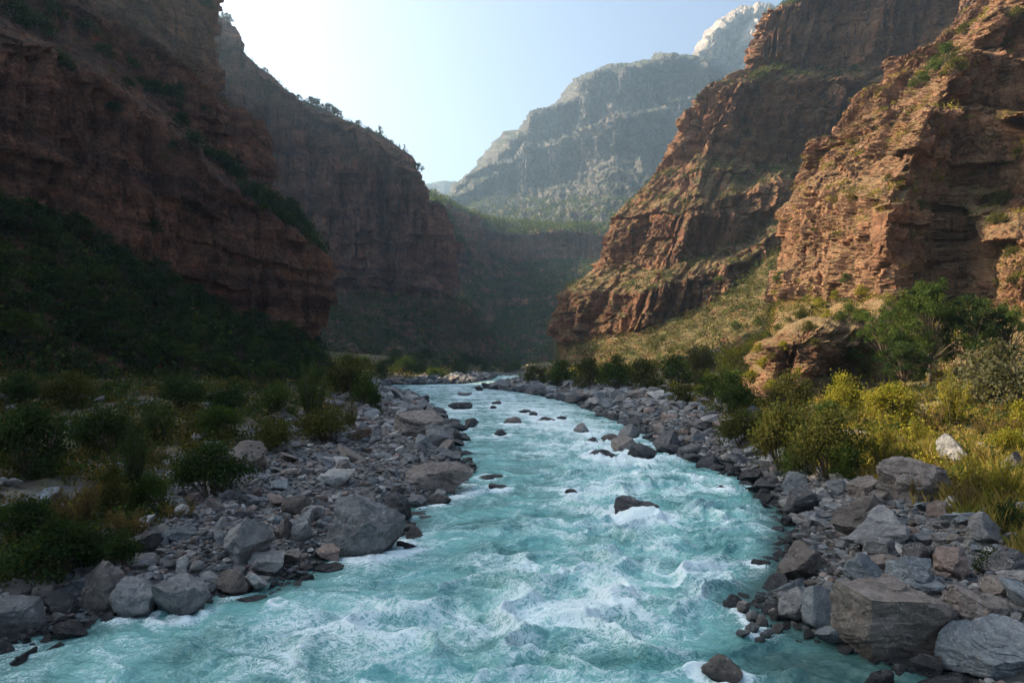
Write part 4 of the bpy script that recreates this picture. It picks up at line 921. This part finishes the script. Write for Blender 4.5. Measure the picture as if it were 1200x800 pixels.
fill(-1, 40, 0.0, 22, 17, 130, (0.45, 1.5), ('dark', 'dark', 'green', 'olive', 'olive', 'dry'), SB, 'shaded bank')
fill(1, 22, 0.0, 20, 30, 150, (0.6, 1.9), ('olive', 'green', 'yellow', 'olive', 'dry'), NB, 'sunny bank')
fill(1, 34, -1.5, 6, 75, 230, (0.9, 1.7), ('olive', 'green', 'olive', 'green', 'yellow'), NB, 'sunny bank')
print('BUSHES', len(BUSH), round(time.time()-T0, 1))

# trees: trunk with limbs, crown of leaf clumps round the limb ends
def tree_proto(seed, colour, kind, nl, L):
    r = np.random.default_rng(seed); st, lv = [], []
    if kind == 'broad':                              # 1 m tall, wide spreading
        st.append(tube([(0, 0, -0.06), (0.01, 0.0, 0.15), (-0.01, 0.02, 0.35), (0.02, 0, 0.6)], 0.03, 0.012, 7))
        ends = []
        for i in range(40):
            a = r.uniform(0, 6.28); z0 = r.uniform(0.12, 0.5); el = r.uniform(-0.1, 1.45); rr = r.uniform(0.6, 1.05)
            tip = np.array([math.cos(a)*math.cos(el)*0.52*rr, math.sin(a)*math.cos(el)*0.52*rr, 0.34+math.sin(el)*0.60*rr])
            st.append(tube([(0, 0, z0), (tip*0.5 + np.array([0, 0, z0*0.5+0.03]) + r.normal(size=3)*0.02), tip], 0.012, 0.003, 4)); ends.append(tip)
        for tip in ends:
            n = nl//len(ends); sp = r.uniform(0.05, 0.095)
            sub = tip + r.normal(size=(6, 3))*np.array([sp, sp, sp*0.6])
            c = sub[r.integers(0, 6, n)] + r.normal(size=(n, 3))*np.array([0.032, 0.032, 0.018])
            m = r.random(); base = np.asarray(GREEN[colour][0])*(1-m)+np.asarray(GREEN[colour][1])*m
            lv.append(leaf_quads(c, n, L, 0.6, base*r.uniform(0.75, 1.25), r))
    else:                                            # ragged pine of the rims
        st.append(tube([(0, 0, -0.08), (0.01, 0, 0.4), (0, 0.01, 0.97)], 0.022, 0.006, 5))
        for i in range(26):
            z0 = 0.22 + 0.74*(i/26); a = r.uniform(0, 6.28); ln = (0.34*(1-z0)**0.7+0.05)*r.uniform(0.5, 1.15)
            tip = np.array([math.cos(a)*ln, math.sin(a)*ln, z0-0.02+r.normal()*0.02])
            st.append(tube([(0, 0, z0), tip], 0.007, 0.003, 3))
            n = max(5, nl//26); tt_ = r.uniform(0.25, 1.05, (n, 1)); c = np.array([0, 0, z0])*(1-tt_)+tip*tt_ + r.normal(size=(n, 3))*np.array([0.03, 0.03, 0.02])
            lv.append(leaf_quads(c, n, L, 0.5, np.asarray(GREEN[colour][0])*r.uniform(0.8, 1.2), r))
    a = join(st); b = join(lv)
    tm = mesh_np('trunk', a[0], a[1]); tm.materials.append(M['bark'])
    lm = mesh_np('crown', b[0], b[1], False, cattrs={'tint': b[2]}); lm.materials.append(M['leaf'])
    return tm, lm
TREES = []
def tree(x, y, z, wdt, hgt, pr, label, group, name='tree'):
    e = bpy.data.objects.new(name, None); COL.objects.link(e); e.location = (x, y, z); e.scale = (wdt, wdt, hgt); e.rotation_euler.z = rng.uniform(0, 6.28); e.empty_display_size = 0.1
    for n, m in (('trunk', pr[0]), ('crown', pr[1])):
        o = bpy.data.objects.new(n, m); COL.objects.link(o); o.parent = e
    e['category'] = 'tree'; e['group'] = group
    if label: e['label'] = label
    TREES.append(dict(o=e, x=x, y=y, z=z, w=wdt, h=hgt, label=label)); return e
big = [tree_proto(900+i, c, 'broad', 15000, 0.024) for i, c in enumerate(('green', 'green', 'dark'))]
mid = [tree_proto(930+i, c, 'broad', 3600, 0.045) for i, c in enumerate(('dark', 'dark', 'green', 'olive'))]
pine = [tree_proto(960+i, 'dark', 'pine', 700, 0.055) for i in range(4)]
from mathutils.bvhtree import BVHTree
from mathutils import Vector
BV = {}
def land_bvh(n):
    if n not in BV:
        G = SURF[n][0]; q = grid_faces(*G.shape[:2])
        BV[n] = BVHTree.FromPolygons(G.reshape(-1, 3).tolist(), q.tolist())
    return BV[n]
def see(px, py, names):
    """nearest surface through a photo pixel"""
    d = Vector(((px-600)/F, 1.0, (HZ-py)/F)).normalized(); o = Vector((0, 0, CAMH)); best = None
    for n in names:
        h = land_bvh(n).ray_cast(o, d)
        if h[0] is not None and (best is None or h[3] < best[3]): best = h
    g = ground_hit(px, py) if py > HZ+1 else None
    if g and g[1] < 380 and (best is None or g[1] < best[0].y): return Vector(g), Vector((0, 0, 1))
    return (best[0], best[1]) if best else (None, None)
TG = 'big trees under the sunny cliff'
for l, r_, t_, b_, k, lab in ((1008,1068,352,446,0,'slender green tree at the river end of the tree clump under the orange cliff'), (1046,1132,326,452,1,'tallest broad green tree in the clump under the orange cliff'),
                          (1104,1176,340,448,2,'dark broad tree behind the grey leaved bush, inland of the tallest tree'), (1150,1212,352,440,0,'green tree cut by the picture edge below the dark cliff face'), (1030,1090,396,458,2,'low dark tree in front of the tallest tree')):
    p, n = see((l+r_)/2, b_, ['right_near', 'outcrop'])
    wd_ = (r_-l)/F*p.y
    tree(p.x, p.y, p.z-0.1, wd_, (b_-t_)/F*p.y, big[k], lab, TG)
# dark thicket of trees on the slope under the near cliff
def slope_pts(n, cnt, test, jitter=True):
    G, wt = SURF[n]; P = G[:-1, :-1].reshape(-1, 3)
    nn = np.cross(G[1:, :-1]-G[:-1, :-1], G[:-1, 1:]-G[:-1, :-1]).reshape(-1, 3); ar = np.linalg.norm(nn, axis=1); nn /= ar[:, None]+1e-12
    nz = np.abs(nn[:, 2]); w_ = np.repeat(wt[:, :-1], G.shape[0]-1, 0).reshape(-1)
    px, py = 600+F*P[:, 0]/np.maximum(P[:, 1], 1), HZ-F*(P[:, 2]-CAMH)/np.maximum(P[:, 1], 1)
    ok = test(P, nz, w_, px, py) & (P[:, 1] > 5) & (px > -160) & (px < 1260) & (py > -30)
    pr = ok*ar
    if pr.sum() <= 0: return np.zeros((0, 3))
    return P[rng.choice(len(P), cnt, p=pr/pr.sum())]
TK = 'trees of the dark thicket'
sl = slope_pts('near_left', 420, lambda P, nz, w_, px, py: (w_ < 0.5) & (P[:, 2] < 42) & (P[:, 2] > H(P[:, 0], P[:, 1])-0.3) & (py > 225))
sl = sorted(map(tuple, sl), key=lambda p: p[1]); spots = []
for p in sl:
    if all((p[0]-q[0])**2+(p[1]-q[1])**2 > 2.7**2 for q in spots): spots.append(p)
for p in spots[:120]:
    wd_ = rng.uniform(3.2, 6.2); tree(p[0], p[1], p[2]-0.3, wd_, wd_*rng.uniform(0.7, 1.05), mid[int(rng.integers(0, 3))], None, TK)
# pines and bushy trees on the rim of the far shaded promontory
RT = 'small trees on the far rim'
for px in [347, 352, 361, 364, 369, 376, 381, 384, 392, 397, 416, 431, 434, 440, 444, 447, 455, 459, 466, 469] + [250, 256, 262, 309, 486, 500]:
    px = px + rng.normal()*2.5
    top = np.interp(px, [235, 262, 280, 300, 325, 345, 371, 421, 470, 488, 507], [8, 22, 55, 75, 92, 110, 126, 152, 176, 190, 214])
    p = n = None
    for dy in np.arange(-14, 30, 1.0):
        p, n = see(px, top+dy, ['far_left'])
        if p is not None: break
    if p is None: continue
    h_ = rng.uniform(2.6, 8.0); tree(p.x, p.y+rng.uniform(0.5, 3), p.z-0.8, h_*rng.uniform(0.75, 1.25), h_, pine[int(rng.integers(0, 4))] if rng.random() < 0.45 else mid[int(rng.integers(0, 2))], None, RT)
for px, top in ((948, 6), (962, 2), (935, 12), (1002, 90), (820, 128), (872, 152), (885, 148)):
    p = None
    for dy in np.arange(-6, 40, 1.0):
        p, n = see(px, top+dy, ['right_far'])
        if p is not None: break
    if p is not None: tree(p.x, p.y+1, p.z-0.4, rng.uniform(3, 5), rng.uniform(3.5, 6), mid[2], None, 'small trees on the red cliff')
# bushes on the ledges of the near cliff and of the sunny cliff
for px, py, s_ in ((60,18,6), (100,40,5), (122,66,5), (150,80,5.5), (165,98,4.5), (200,122,6), (212,150,5), (228,172,5), (243,185,6), (258,192,7), (268,205,6.5), (282,214,6), (300,226,5.5), (316,238,5), (334,250,5), (345,253,5), (180,272,4), (132,132,4.5), (20,25,6), (45,40,5.5), (206,125,4), (240,130,3.5), (205,175,4), (70,75,5), (210,110,4.5)):
    p, n = see(px, py, ['near_left'])
    if p is not None: s_ *= rng.uniform(0.7, 1.1); bush(p.x, p.y, p.z-0.4, s_, s_*rng.uniform(0.55, 0.9), 'dark', 'round', 'bushes on the ledges of the shaded cliff', 'shaded cliff ledge')
for p in slope_pts('near_left', 12, lambda P, nz, w_, px, py: (nz > 0.45) & (P[:, 2] > 34) & (px > 20) & (py < 300)):
    s_ = rng.uniform(2.2, 5.2); bush(p[0], p[1], p[2]-0.3, s_, s_*rng.uniform(0.6, 0.95), 'dark', 'round', 'bushes on the ledges of the shaded cliff', 'shaded cliff ledge')
for px, py, s_, c in ((1092,212,3.0,'yellow'), (1080,245,2.2,'olive'), (1190,190,3.4,'yellow'), (1175,240,3.4,'olive'), (1168,262,2.6,'olive'), (1130,40,3.2,'olive'), (1110,70,4.0,'green'), (1095,85,4.2,'green'), (1080,100,4.0,'green'), (1120,85,4.0,'olive'), (1192,20,3,'olive'), (1180,55,3,'olive'), (998,170,2.2,'olive'),
                       (1040,212,1.8,'olive'), (1000,235,2.0,'dry'), (876,160,5,'olive'), (990,330,2.0,'green'), (1010,345,2.4,'yellow'), (980,350,2.2,'yellow'), (940,372,2.4,'olive'), (960,360,2.4,'yellow'), (905,372,3.2,'green'), (890,382,3.0,'green'), (862,385,3.6,'green'), (1010,372,2.0,'olive'), (875,352,3.0,'olive'), (842,330,3.4,'green'), (915,330,2.8,'green'), (900,300,3.0,'green'), (850,300,3.6,'olive'), (1185,300,2.2,'olive'), (1192,330,2.2,'olive')):
    p, n = see(px, py, ['right_near', 'right_far', 'outcrop'])
    if p is not None: bush(p.x, p.y, p.z-0.2, s_*rng.uniform(0.85, 1.15), s_*0.8, c, 'round', 'bushes on the sunny cliffs', 'sunny cliff')
for px, py, s_, c in ((905,455,1.5,'yellow'), (930,470,1.6,'olive'), (918,410,1.3,'yellow'), (948,388,1.6,'olive'), (985,376,1.8,'green'), (1000,420,2.0,'green'), (1015,440,2.0,'olive'), (935,440,1.2,'yellow'), (980,455,1.8,'yellow'), (895,430,1.6,'yellow'), (880,445,1.6,'yellow'), (968,372,1.5,'yellow'), (925,378,1.5,'olive'), (910,388,1.6,'olive'), (900,396,1.4,'green'), (938,374,1.8,'green'), (952,366,1.8,'olive'), (995,368,2.0,'green'), (1008,378,2.2,'green'), (955,405,1.2,'olive'), (975,430,1.3,'green'), (905,420,1.1,'olive'), (945,455,1.4,'olive'), (925,455,1.3,'green'), (888,412,1.5,'yellow')):
    p, n = see(px, py, ['right_near', 'outcrop'])
    if p is not None: bush(p.x, p.y, p.z-0.1, s_, s_*0.8, c, 'round', 'bushes on the low outcrop', 'low rock outcrop')
for _ in range(22):
    px = rng.uniform(384, 545); Y = rng.uniform(185, 262); x = (px-600)/F*Y
    if bank_d(x, Y)[0] < 9: continue
    s_ = rng.uniform(3.5, 8); bush(x, Y, float(H(x, Y)), s_, s_*rng.uniform(0.55, 0.9), ('dark', 'green', 'olive', 'dark')[int(rng.integers(0, 4))], 'round', 'bushes at the far end of the river', 'far river end')
for p in slope_pts('right_far', 30, lambda P, nz, w_, px, py: (w_ < 0.3) & (P[:, 2] < 100) & (px > 690) & (px < 960)):
    s_ = rng.uniform(1.8, 4.6); bush(p[0], p[1], p[2]-0.2, s_, s_*rng.uniform(0.6, 0.95), ('olive', 'green', 'green', 'olive', 'yellow')[int(rng.integers(0, 5))], 'round', 'bushes on the stony fan', 'stony fan')
# line of willows closing the river's far end
for px in np.linspace(452, 604, 14):
    Y = rng.uniform(268, 330) if px < 545 else rng.uniform(322, 345)
    x = (px-600)/F*Y; s_ = rng.uniform(5, 9.5)
    if bank_d(x, Y)[0] < 0 and Y < 320: continue
    bush(x, Y, float(H(x, Y)), s_, s_*rng.uniform(0.6, 0.9), ('dark', 'green', 'olive')[int(rng.integers(0, 3))], 'round', 'bushes at the far end of the river', 'far river end')
print('TREES', len(TREES), len(BUSH), round(time.time()-T0, 1))

# uncountable growth: scrub on the slopes, undergrowth and grass on the banks
def clumps(P, size, n, L, cols, seed, flat=0.6):
    r = np.random.default_rng(seed); m = len(P)
    size = np.broadcast_to(size, (m,))
    c = np.repeat(P, n, 0) + r.normal(size=(m*n, 3))*np.repeat(size, n)[:, None]*np.array([0.30, 0.30, 0.30*flat]) + np.repeat(size, n)[:, None]*np.array([0, 0, 0.28*flat])
    ci = r.integers(0, len(cols), m); base = np.array(cols)[ci]*r.uniform(0.75, 1.25, (m, 1))
    d = leaf_quads(c, m*n, np.repeat(size, n)*L, 0.65, np.repeat(base, n, 0), r, 0.3, 0.2)
    return d
def stuff(name, parts, label, cat, mat='leaf'):
    v, f, c = join(parts)
    me = mesh_np(name, v, f, False, cattrs={'tint': c})
    return tag(obj(name, me, M[mat]), label, cat, kind='stuff')
gcol = lambda *k: [GREEN[a][i] for a in k for i in (0, 1)]
P1 = slope_pts('near_left', 1900, lambda P, nz, w_, px, py: (w_ < 0.5) & (P[:, 2] < 45) & (py > 220))
P2 = slope_pts('near_left', 420, lambda P, nz, w_, px, py: (nz > 0.5) & (P[:, 2] > 20))
stuff('scrub_vegetation', [clumps(P1, rng.uniform(1.6, 4.2, len(P1)), 70, 0.16, gcol('dark', 'dark', 'green'), 1, 0.8), clumps(P2, rng.uniform(0.8, 2.4, len(P2)), 50, 0.17, gcol('dark', 'olive'), 2)], 'dark thicket filling the slope under the near shaded cliff', 'scrub')
P1 = slope_pts('far_left', 2600, lambda P, nz, w_, px, py: (w_ < 0.55) & (P[:, 2] < 90))
P2 = slope_pts('far_left', 1500, lambda P, nz, w_, px, py: (nz > 0.4) & (P[:, 2] > 50))
stuff('scrub_vegetation', [clumps(P1, rng.uniform(3, 7, len(P1)), 36, 0.18, gcol('dark', 'dark', 'green'), 3, 0.8), clumps(P2, rng.uniform(2, 5, len(P2)), 30, 0.19, gcol('dark', 'olive'), 4)], 'dark scrub on the slopes and ledges of the far shaded promontory', 'scrub')
P1 = slope_pts('right_far', 5200, lambda P, nz, w_, px, py: (w_ < 0.3) & (P[:, 2] < 130))
P2 = slope_pts('right_far', 2600, lambda P, nz, w_, px, py: (nz > 0.55) & (w_ < 0.7) & (P[:, 2] > 20) & (fbm2(P[:, 0]/14, P[:, 2]/14, 2, 66) > -0.15))
stuff('scrub_vegetation', [clumps(P1, np.where(rng.random(len(P1)) < 0.15, 2.0, 1.0)*rng.uniform(0.8, 3.0, len(P1)), 44, 0.16, gcol('olive', 'green', 'olive', 'grey', 'dry'), 5, 0.8), clumps(P2, rng.uniform(1.2, 3.8, len(P2)), 36, 0.17, gcol('olive', 'green', 'dark'), 6)], 'olive scrub dotting the stony fan beneath the tall red cliff', 'scrub')
P1 = slope_pts('right_near', 1500, lambda P, nz, w_, px, py: (w_ < 0.4) & (P[:, 2] < 30))
P2 = slope_pts('right_near', 1900, lambda P, nz, w_, px, py: (nz > 0.6) & (P[:, 2] > 12) & (fbm2(P[:, 0]/9, P[:, 2]/9, 2, 67) > 0.0))
stuff('scrub_vegetation', [clumps(P1, rng.uniform(0.6, 1.7, len(P1)), 60, 0.16, gcol('olive', 'green', 'yellow', 'dry'), 7, 0.8), clumps(P2, rng.uniform(0.5, 1.8, len(P2)), 50, 0.17, gcol('olive', 'dry', 'yellow'), 8)], 'golden green scrub on the slope and ledges of the rugged orange cliff', 'scrub')
P1 = slope_pts('mesa', 6500, lambda P, nz, w_, px, py: (nz > 0.45) & (w_ < 0.55)); P2 = slope_pts('spur', 1300, lambda P, nz, w_, px, py: (nz > 0.4))
stuff('scrub_vegetation', [clumps(P1, rng.uniform(4, 9, len(P1)), 22, 0.24, gcol('dark', 'green', 'olive'), 9, 0.8), clumps(P2, rng.uniform(4, 8, len(P2)), 22, 0.24, gcol('dark', 'green'), 10, 0.8)], 'wooded scrub covering the mesa that closes the valley', 'scrub')
P1 = slope_pts('mountain', 2600, lambda P, nz, w_, px, py: (nz > 0.6) & (py > 232))
stuff('scrub_vegetation', [clumps(P1, rng.uniform(6, 14, len(P1)), 16, 0.3, gcol('dark', 'olive'), 11, 0.8)], 'patchy woods on the foothills of the hazy mountain', 'scrub')
# low growth on the banks
def bank_pts(side, n, dlo, dhi, Y0, Y1):
    Y = np.exp(rng.uniform(math.log(Y0), math.log(Y1), n)); d = belt(side, Y)*0.95 + (dlo + (dhi-dlo)*rng.random(n))*(0.4+Y/70)
    xl, xr = banks(Y); x = xl-d if side < 0 else xr+d
    px = 600+F*x/Y; k = (px > -40) & (px < 1240)
    x, Y = x[k], Y[k]; o = fbm2(x/6, Y/6, 2, 77) < 0.06+0.25*rng.random(len(x)); x, Y = x[o], Y[o]
    return np.stack([x, Y, H(x, Y)], 1)
for side, cols, lab in ((-1, ('dark', 'green', 'olive', 'dry'), 'dim green undergrowth between the bushes of the shaded bank'), (1, ('olive', 'green', 'yellow', 'dry'), 'low growth between the bushes of the sunny bank')):
    parts = []
    for Y0, Y1, n, nl, L in ((14, 32, 700 if side < 0 else 1000, 150, 0.14), (32, 80, 1600 if side < 0 else 2600, 60, 0.17), (80, 330, 3400, 30, 0.20)):
        p = bank_pts(side, n, -1.0, 26, Y0, Y1)
        parts.append(clumps(p, rng.uniform(0.35, 1.1, len(p))*(0.7+np.minimum(p[:, 1], 240)/80), nl, L, gcol(*cols), Y0+side, 0.8))
    stuff('undergrowth', parts, lab, 'undergrowth')
def grass(P, n, h, cols, seed):
    r = np.random.default_rng(seed); m = len(P); N = m*n
    b = np.repeat(P, n, 0) + np.stack([r.normal(size=N)*0.13, r.normal(size=N)*0.13, np.zeros(N)-0.03], 1)
    hh = np.repeat(h, n)*r.uniform(0.45, 1.2, N); lean = r.normal(size=(N, 2))*0.28
    a = r.uniform(0, 6.28, N); wv = np.stack([np.cos(a), np.sin(a), 0*a], 1)*(0.010+0.0002*np.repeat(P[:, 1], n))[:, None]
    t1 = b + np.stack([lean[:, 0]*hh*0.4, lean[:, 1]*hh*0.4, hh*0.6], 1); t2 = b + np.stack([lean[:, 0]*hh, lean[:, 1]*hh, hh], 1)
    V = np.stack([b-wv, b+wv, t1+wv*0.8, t2], 1).reshape(-1, 3)
    ci = r.integers(0, len(cols), m); c = np.repeat(np.array(cols)[ci]*r.uniform(0.75, 1.3, (m, 1)), n, 0)*(1+0.15*r.normal(size=(N, 1)))
    return V, np.arange(4*N).reshape(N, 4), np.repeat(np.clip(c, 0.01, 0.8), 4, 0)
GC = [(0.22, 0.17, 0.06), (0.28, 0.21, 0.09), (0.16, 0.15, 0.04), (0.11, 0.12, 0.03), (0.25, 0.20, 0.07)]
p = bank_pts(1, 9000, -2.5, 24, 17, 85)
k_ = np.stack([17.5+rng.normal(size=900)*3.0, 30.5+rng.normal(size=900)*4.0], 1); k_ = np.concatenate([k_, H(k_[:, 0], k_[:, 1])[:, None]], 1); k_ = k_[(bank_d(k_[:, 0], k_[:, 1])[1] > 4.2)]
p = np.concatenate([p, k_])
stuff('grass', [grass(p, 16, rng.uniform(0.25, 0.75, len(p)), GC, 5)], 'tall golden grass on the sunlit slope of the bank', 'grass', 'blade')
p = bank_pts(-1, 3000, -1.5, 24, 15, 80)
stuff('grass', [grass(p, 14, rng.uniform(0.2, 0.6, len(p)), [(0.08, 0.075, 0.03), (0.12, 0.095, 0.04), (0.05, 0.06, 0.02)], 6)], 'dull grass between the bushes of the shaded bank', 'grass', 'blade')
print('STUFF', round(time.time()-T0, 1))

# ------------------------------------------------------------------ labels of the repeats: look, ground, and the nearest thing one can find
LANDX = [(px, py, ph) for px, py, ph in LAND]
LEFTL = [l for l in LANDX if l[0] < 560 and 'cluster' not in l[2] and 'river' not in l[2]]
RIGHTL = [l for l in LANDX if l[0] > 700 and 'cluster' not in l[2] and 'river' not in l[2]]
RIVL = [l for l in LANDX if 'cluster' in l[2] or 'river' in l[2]]
ORD = ['', 'second', 'third', 'fourth', 'fifth', 'sixth', 'seventh', 'eighth', 'ninth', 'tenth', 'eleventh', 'twelfth', 'thirteenth', 'fourteenth', 'fifteenth', 'sixteenth', 'seventeenth', 'eighteenth', 'nineteenth', 'twentieth'] + ['twenty-'+k for k in ('first', 'second', 'third', 'fourth', 'fifth', 'sixth', 'seventh', 'eighth', 'ninth')] + ['thirtieth'] + ['thirty-'+k for k in ('first', 'second', 'third', 'fourth', 'fifth', 'sixth', 'seventh', 'eighth', 'ninth')]
def relation(px, py, l, river_right):
    dx, dy = px-l[0], (py-l[1])*1.4
    if abs(dy) > abs(dx): return 'behind' if dy < 0 else 'in front of'
    toward_river = dx > 0 if river_right else dx < 0
    return 'riverward of' if toward_river else 'inland of'
def write_labels(items, fallback):
    """items: (object, px, py, words, landmarks, river_right). Those that read alike are told apart by their order of distance from the landmark."""
    by = {}
    for o, px, py, words_, lm, rr in items:
        l = min(lm, key=lambda l: (l[0]-px)**2 + ((l[1]-py)*1.4)**2)
        dist = math.hypot(px-l[0], (py-l[1])*1.4)
        by.setdefault((words_, relation(px, py, l, rr), l[2]), []).append((dist, o))
    for (w_, rel, ph), lst in by.items():
        lst.sort(key=lambda a: a[0])
        for i, (d_, o) in enumerate(lst):
            o['label'] = f'{w_} {rel} the {ph}' + ('' if len(lst) == 1 else ', nearest' if i == 0 else f', {ORD[min(i, 38)]} nearest')
CW = {'rock_grey': 'grey', 'rock_blue': 'blue grey', 'rock_brown': 'brown', 'rock_pale': 'pale', 'rock_red': 'reddish', 'rock_dark': 'dark'}
it = []
for s in STONES:
    px, py = proj(s['x'], s['y'], s['z']); q = s['r']*2/s['y']*F
    size = 'large' if q > 34 else 'medium' if q > 20 else 'small'
    shape = 'flat stone' if s['s'][2] < 0.8*s['s'][0] else 'chunky stone' if s['s'][2] > 1.02*s['s'][0] else 'stone'
    it.append((s['o'], px, py, f"{size} {CW[s['mat']]} {shape}", LEFTL if s['side'] < 0 else RIGHTL, s['side'] < 0))
    s['o']['category'] = 'stone'; s['o']['group'] = 'loose stones of the shaded bank' if s['side'] < 0 else 'loose stones of the sunny bank'
write_labels(it, '')
KW = {'round': 'rounded', 'willow': 'upright', 'loose': 'open', 'dry': 'withered'}
CB = {'dark': 'dark green', 'olive': 'olive', 'green': 'green', 'yellow': 'yellowish', 'grey': 'greyish', 'dry': 'brown'}
CLIFFM = {'shaded cliff ledge': [(100, 60, "shaded cliff's upper gully"), (235, 130, "shaded cliff's red upper wall"), (292, 222, "shaded cliff's bushy ledge"), (350, 262, "shaded cliff's corner ledge")],
          'sunny cliff': [(1092, 90, "orange cliff's green gully"), (1050, 220, "orange cliff's sunlit edge"), (1170, 260, "orange cliff's dark face"), (960, 350, "orange cliff's foot"), (860, 330, "tall red cliff's stony fan"), (876, 150, "tall red cliff's wall")],
          'stony fan': [(720, 410, "tall red cliff's low corner"), (800, 370, 'lower stony fan'), (860, 320, 'middle stony fan'), (920, 270, 'upper stony fan'), (860, 390, "stony fan's sunny foot")],
          'low rock outcrop': [(900, 400, 'low rock outcrop'), (985, 420, "low outcrop's dark side")],
          'far river end': [(470, 440, 'far gravel spit'), (590, 440, 'last bend of the river')]}
it = []
for b in BUSH:
    px, py = 600+F*b['x']/b['y'], b['py']
    size = 'large' if b['px'] > 60 else 'medium' if b['px'] > 30 else 'small'
    lm = CLIFFM.get(b['zone']) or (LEFTL if b['zone'] == 'shaded bank' else RIGHTL)
    words_ = f"{size} {CB[b['colour']]} {KW[b['kind']]} bush"
    it.append((b['o'], px, py, words_, lm, b['zone'] in ('shaded bank', 'shaded cliff ledge')))
write_labels(it, '')
it = []
for t_ in TREES:
    if t_['label']: continue
    px, py = 600+F*t_['x']/t_['y'], HZ-F*(t_['z']-CAMH)/t_['y']; g = t_['o']['group']
    sz = 'tall' if t_['h'] > 6 else 'middling' if t_['h'] > 4.2 else 'low'
    if g == TK: lm = [(40, 300, 'foot of the shaded cliff'), (60, 420, 'stony edge of the shaded bank'), (200, 380, "middle of the dark thicket"), (320, 400, 'corner of the shaded cliff')]; wds = f'{sz} dark bushy tree'
    elif g == RT: lm = [(255, 20, 'summit of the far shaded rim'), (350, 125, 'notch in the far shaded rim'), (420, 150, 'middle of the far shaded rim'), (490, 195, 'brow of the far promontory')]; wds = f'{sz} ragged rim tree'
    else: lm = [(945, 10, "tall red cliff's top wall"), (830, 140, "tall red cliff's sloping rim"), (1000, 90, "tall red cliff's wide ledge")]; wds = f'{sz} small leafy tree'
    it.append((t_['o'], px, py, wds, lm, px < 560))
write_labels(it, '')
print('LABELS', round(time.time()-T0, 1))

for o in bpy.data.objects:
    if o.get('label') and len(o['label'].split()) > 16: print('LONG', o.name, o['label'])

# ------------------------------------------------------------------ light, sky, air, camera
SUN_AZ, SUN_EL = R(-75), R(31)            # azimuth from +Y towards +X
sd = (math.sin(SUN_AZ)*math.cos(SUN_EL), math.cos(SUN_AZ)*math.cos(SUN_EL), math.sin(SUN_EL))
wd = bpy.data.worlds.new('World'); sc.world = wd; wd.use_nodes = True
nt = wd.node_tree; nt.nodes.clear()
wo = nt.nodes.new('ShaderNodeOutputWorld'); bg = nt.nodes.new('ShaderNodeBackground'); sky = nt.nodes.new('ShaderNodeTexSky')
sky.sky_type = 'NISHITA'; sky.sun_disc = False; sky.sun_elevation = SUN_EL; sky.sun_rotation = SUN_AZ
sky.air_density = 0.85; sky.dust_density = 7.0; sky.ozone_density = 1.0; sky.altitude = 300
bg.inputs[1].default_value = 0.095
nt.links.new(sky.outputs[0], bg.inputs[0]); nt.links.new(bg.outputs[0], wo.inputs[0])
ld = bpy.data.lights.new('sun', 'SUN'); ld.energy = 5.0; ld.angle = R(0.5); ld.color = (1.0, 0.80, 0.54)
lo = bpy.data.objects.new('sun', ld); COL.objects.link(lo); lo.location = (-300, 200, 300)
from mathutils import Vector
lo.rotation_euler = Vector(sd).to_track_quat('Z', 'Y').to_euler()

HZD = 0.00017
bx = [(-5200, 5200), (-4200, 6700), (-40, 1150)]
hv = np.array([(x, y, z) for x in bx[0] for y in bx[1] for z in bx[2]], float)
me = mesh_np('haze', hv, np.array([(0,1,3,2),(4,6,7,5),(0,4,5,1),(2,3,7,6),(0,2,6,4),(1,5,7,3)]), False)
hm = bpy.data.materials.new('valley haze'); hm.use_nodes = True; ht = hm.node_tree; ht.nodes.clear()
ho = ht.nodes.new('ShaderNodeOutputMaterial'); pv = ht.nodes.new('ShaderNodeVolumePrincipled')
pv.inputs['Color'].default_value = (0.52, 0.76, 1.0, 1); pv.inputs['Density'].default_value = HZD; pv.inputs['Anisotropy'].default_value = 0.5
ht.links.new(pv.outputs[0], ho.inputs['Volume'])
tag(obj('haze', me, hm), 'thin blue haze filling the valley', 'haze', kind='stuff')

cd = bpy.data.cameras.new('camera'); cam = bpy.data.objects.new('camera', cd); COL.objects.link(cam); sc.camera = cam
cam.location = (0, 0, CAMH); cam.rotation_euler = (R(90), 0, 0)
cd.sensor_width = 36; cd.lens = F*36/1200; cd.shift_y = (HZ-400)/1200; cd.clip_end = 20000; cd.clip_start = 0.1
sc.view_settings.view_transform = 'Standard'; sc.view_settings.look = 'None'; sc.view_settings.gamma = 1; sc.view_settings.use_curve_mapping = False
sc.view_settings.exposure = 1.6
sc.cycles.use_denoising = True; sc.cycles.denoiser = 'OPENIMAGEDENOISE'
sc.cycles.max_bounces = 6; sc.cycles.diffuse_bounces = 3; sc.cycles.glossy_bounces = 2; sc.cycles.transmission_bounces = 2
sc.cycles.volume_bounces = 1; sc.cycles.transparent_max_bounces = 8
print('BUILT', round(time.time()-T0, 1))
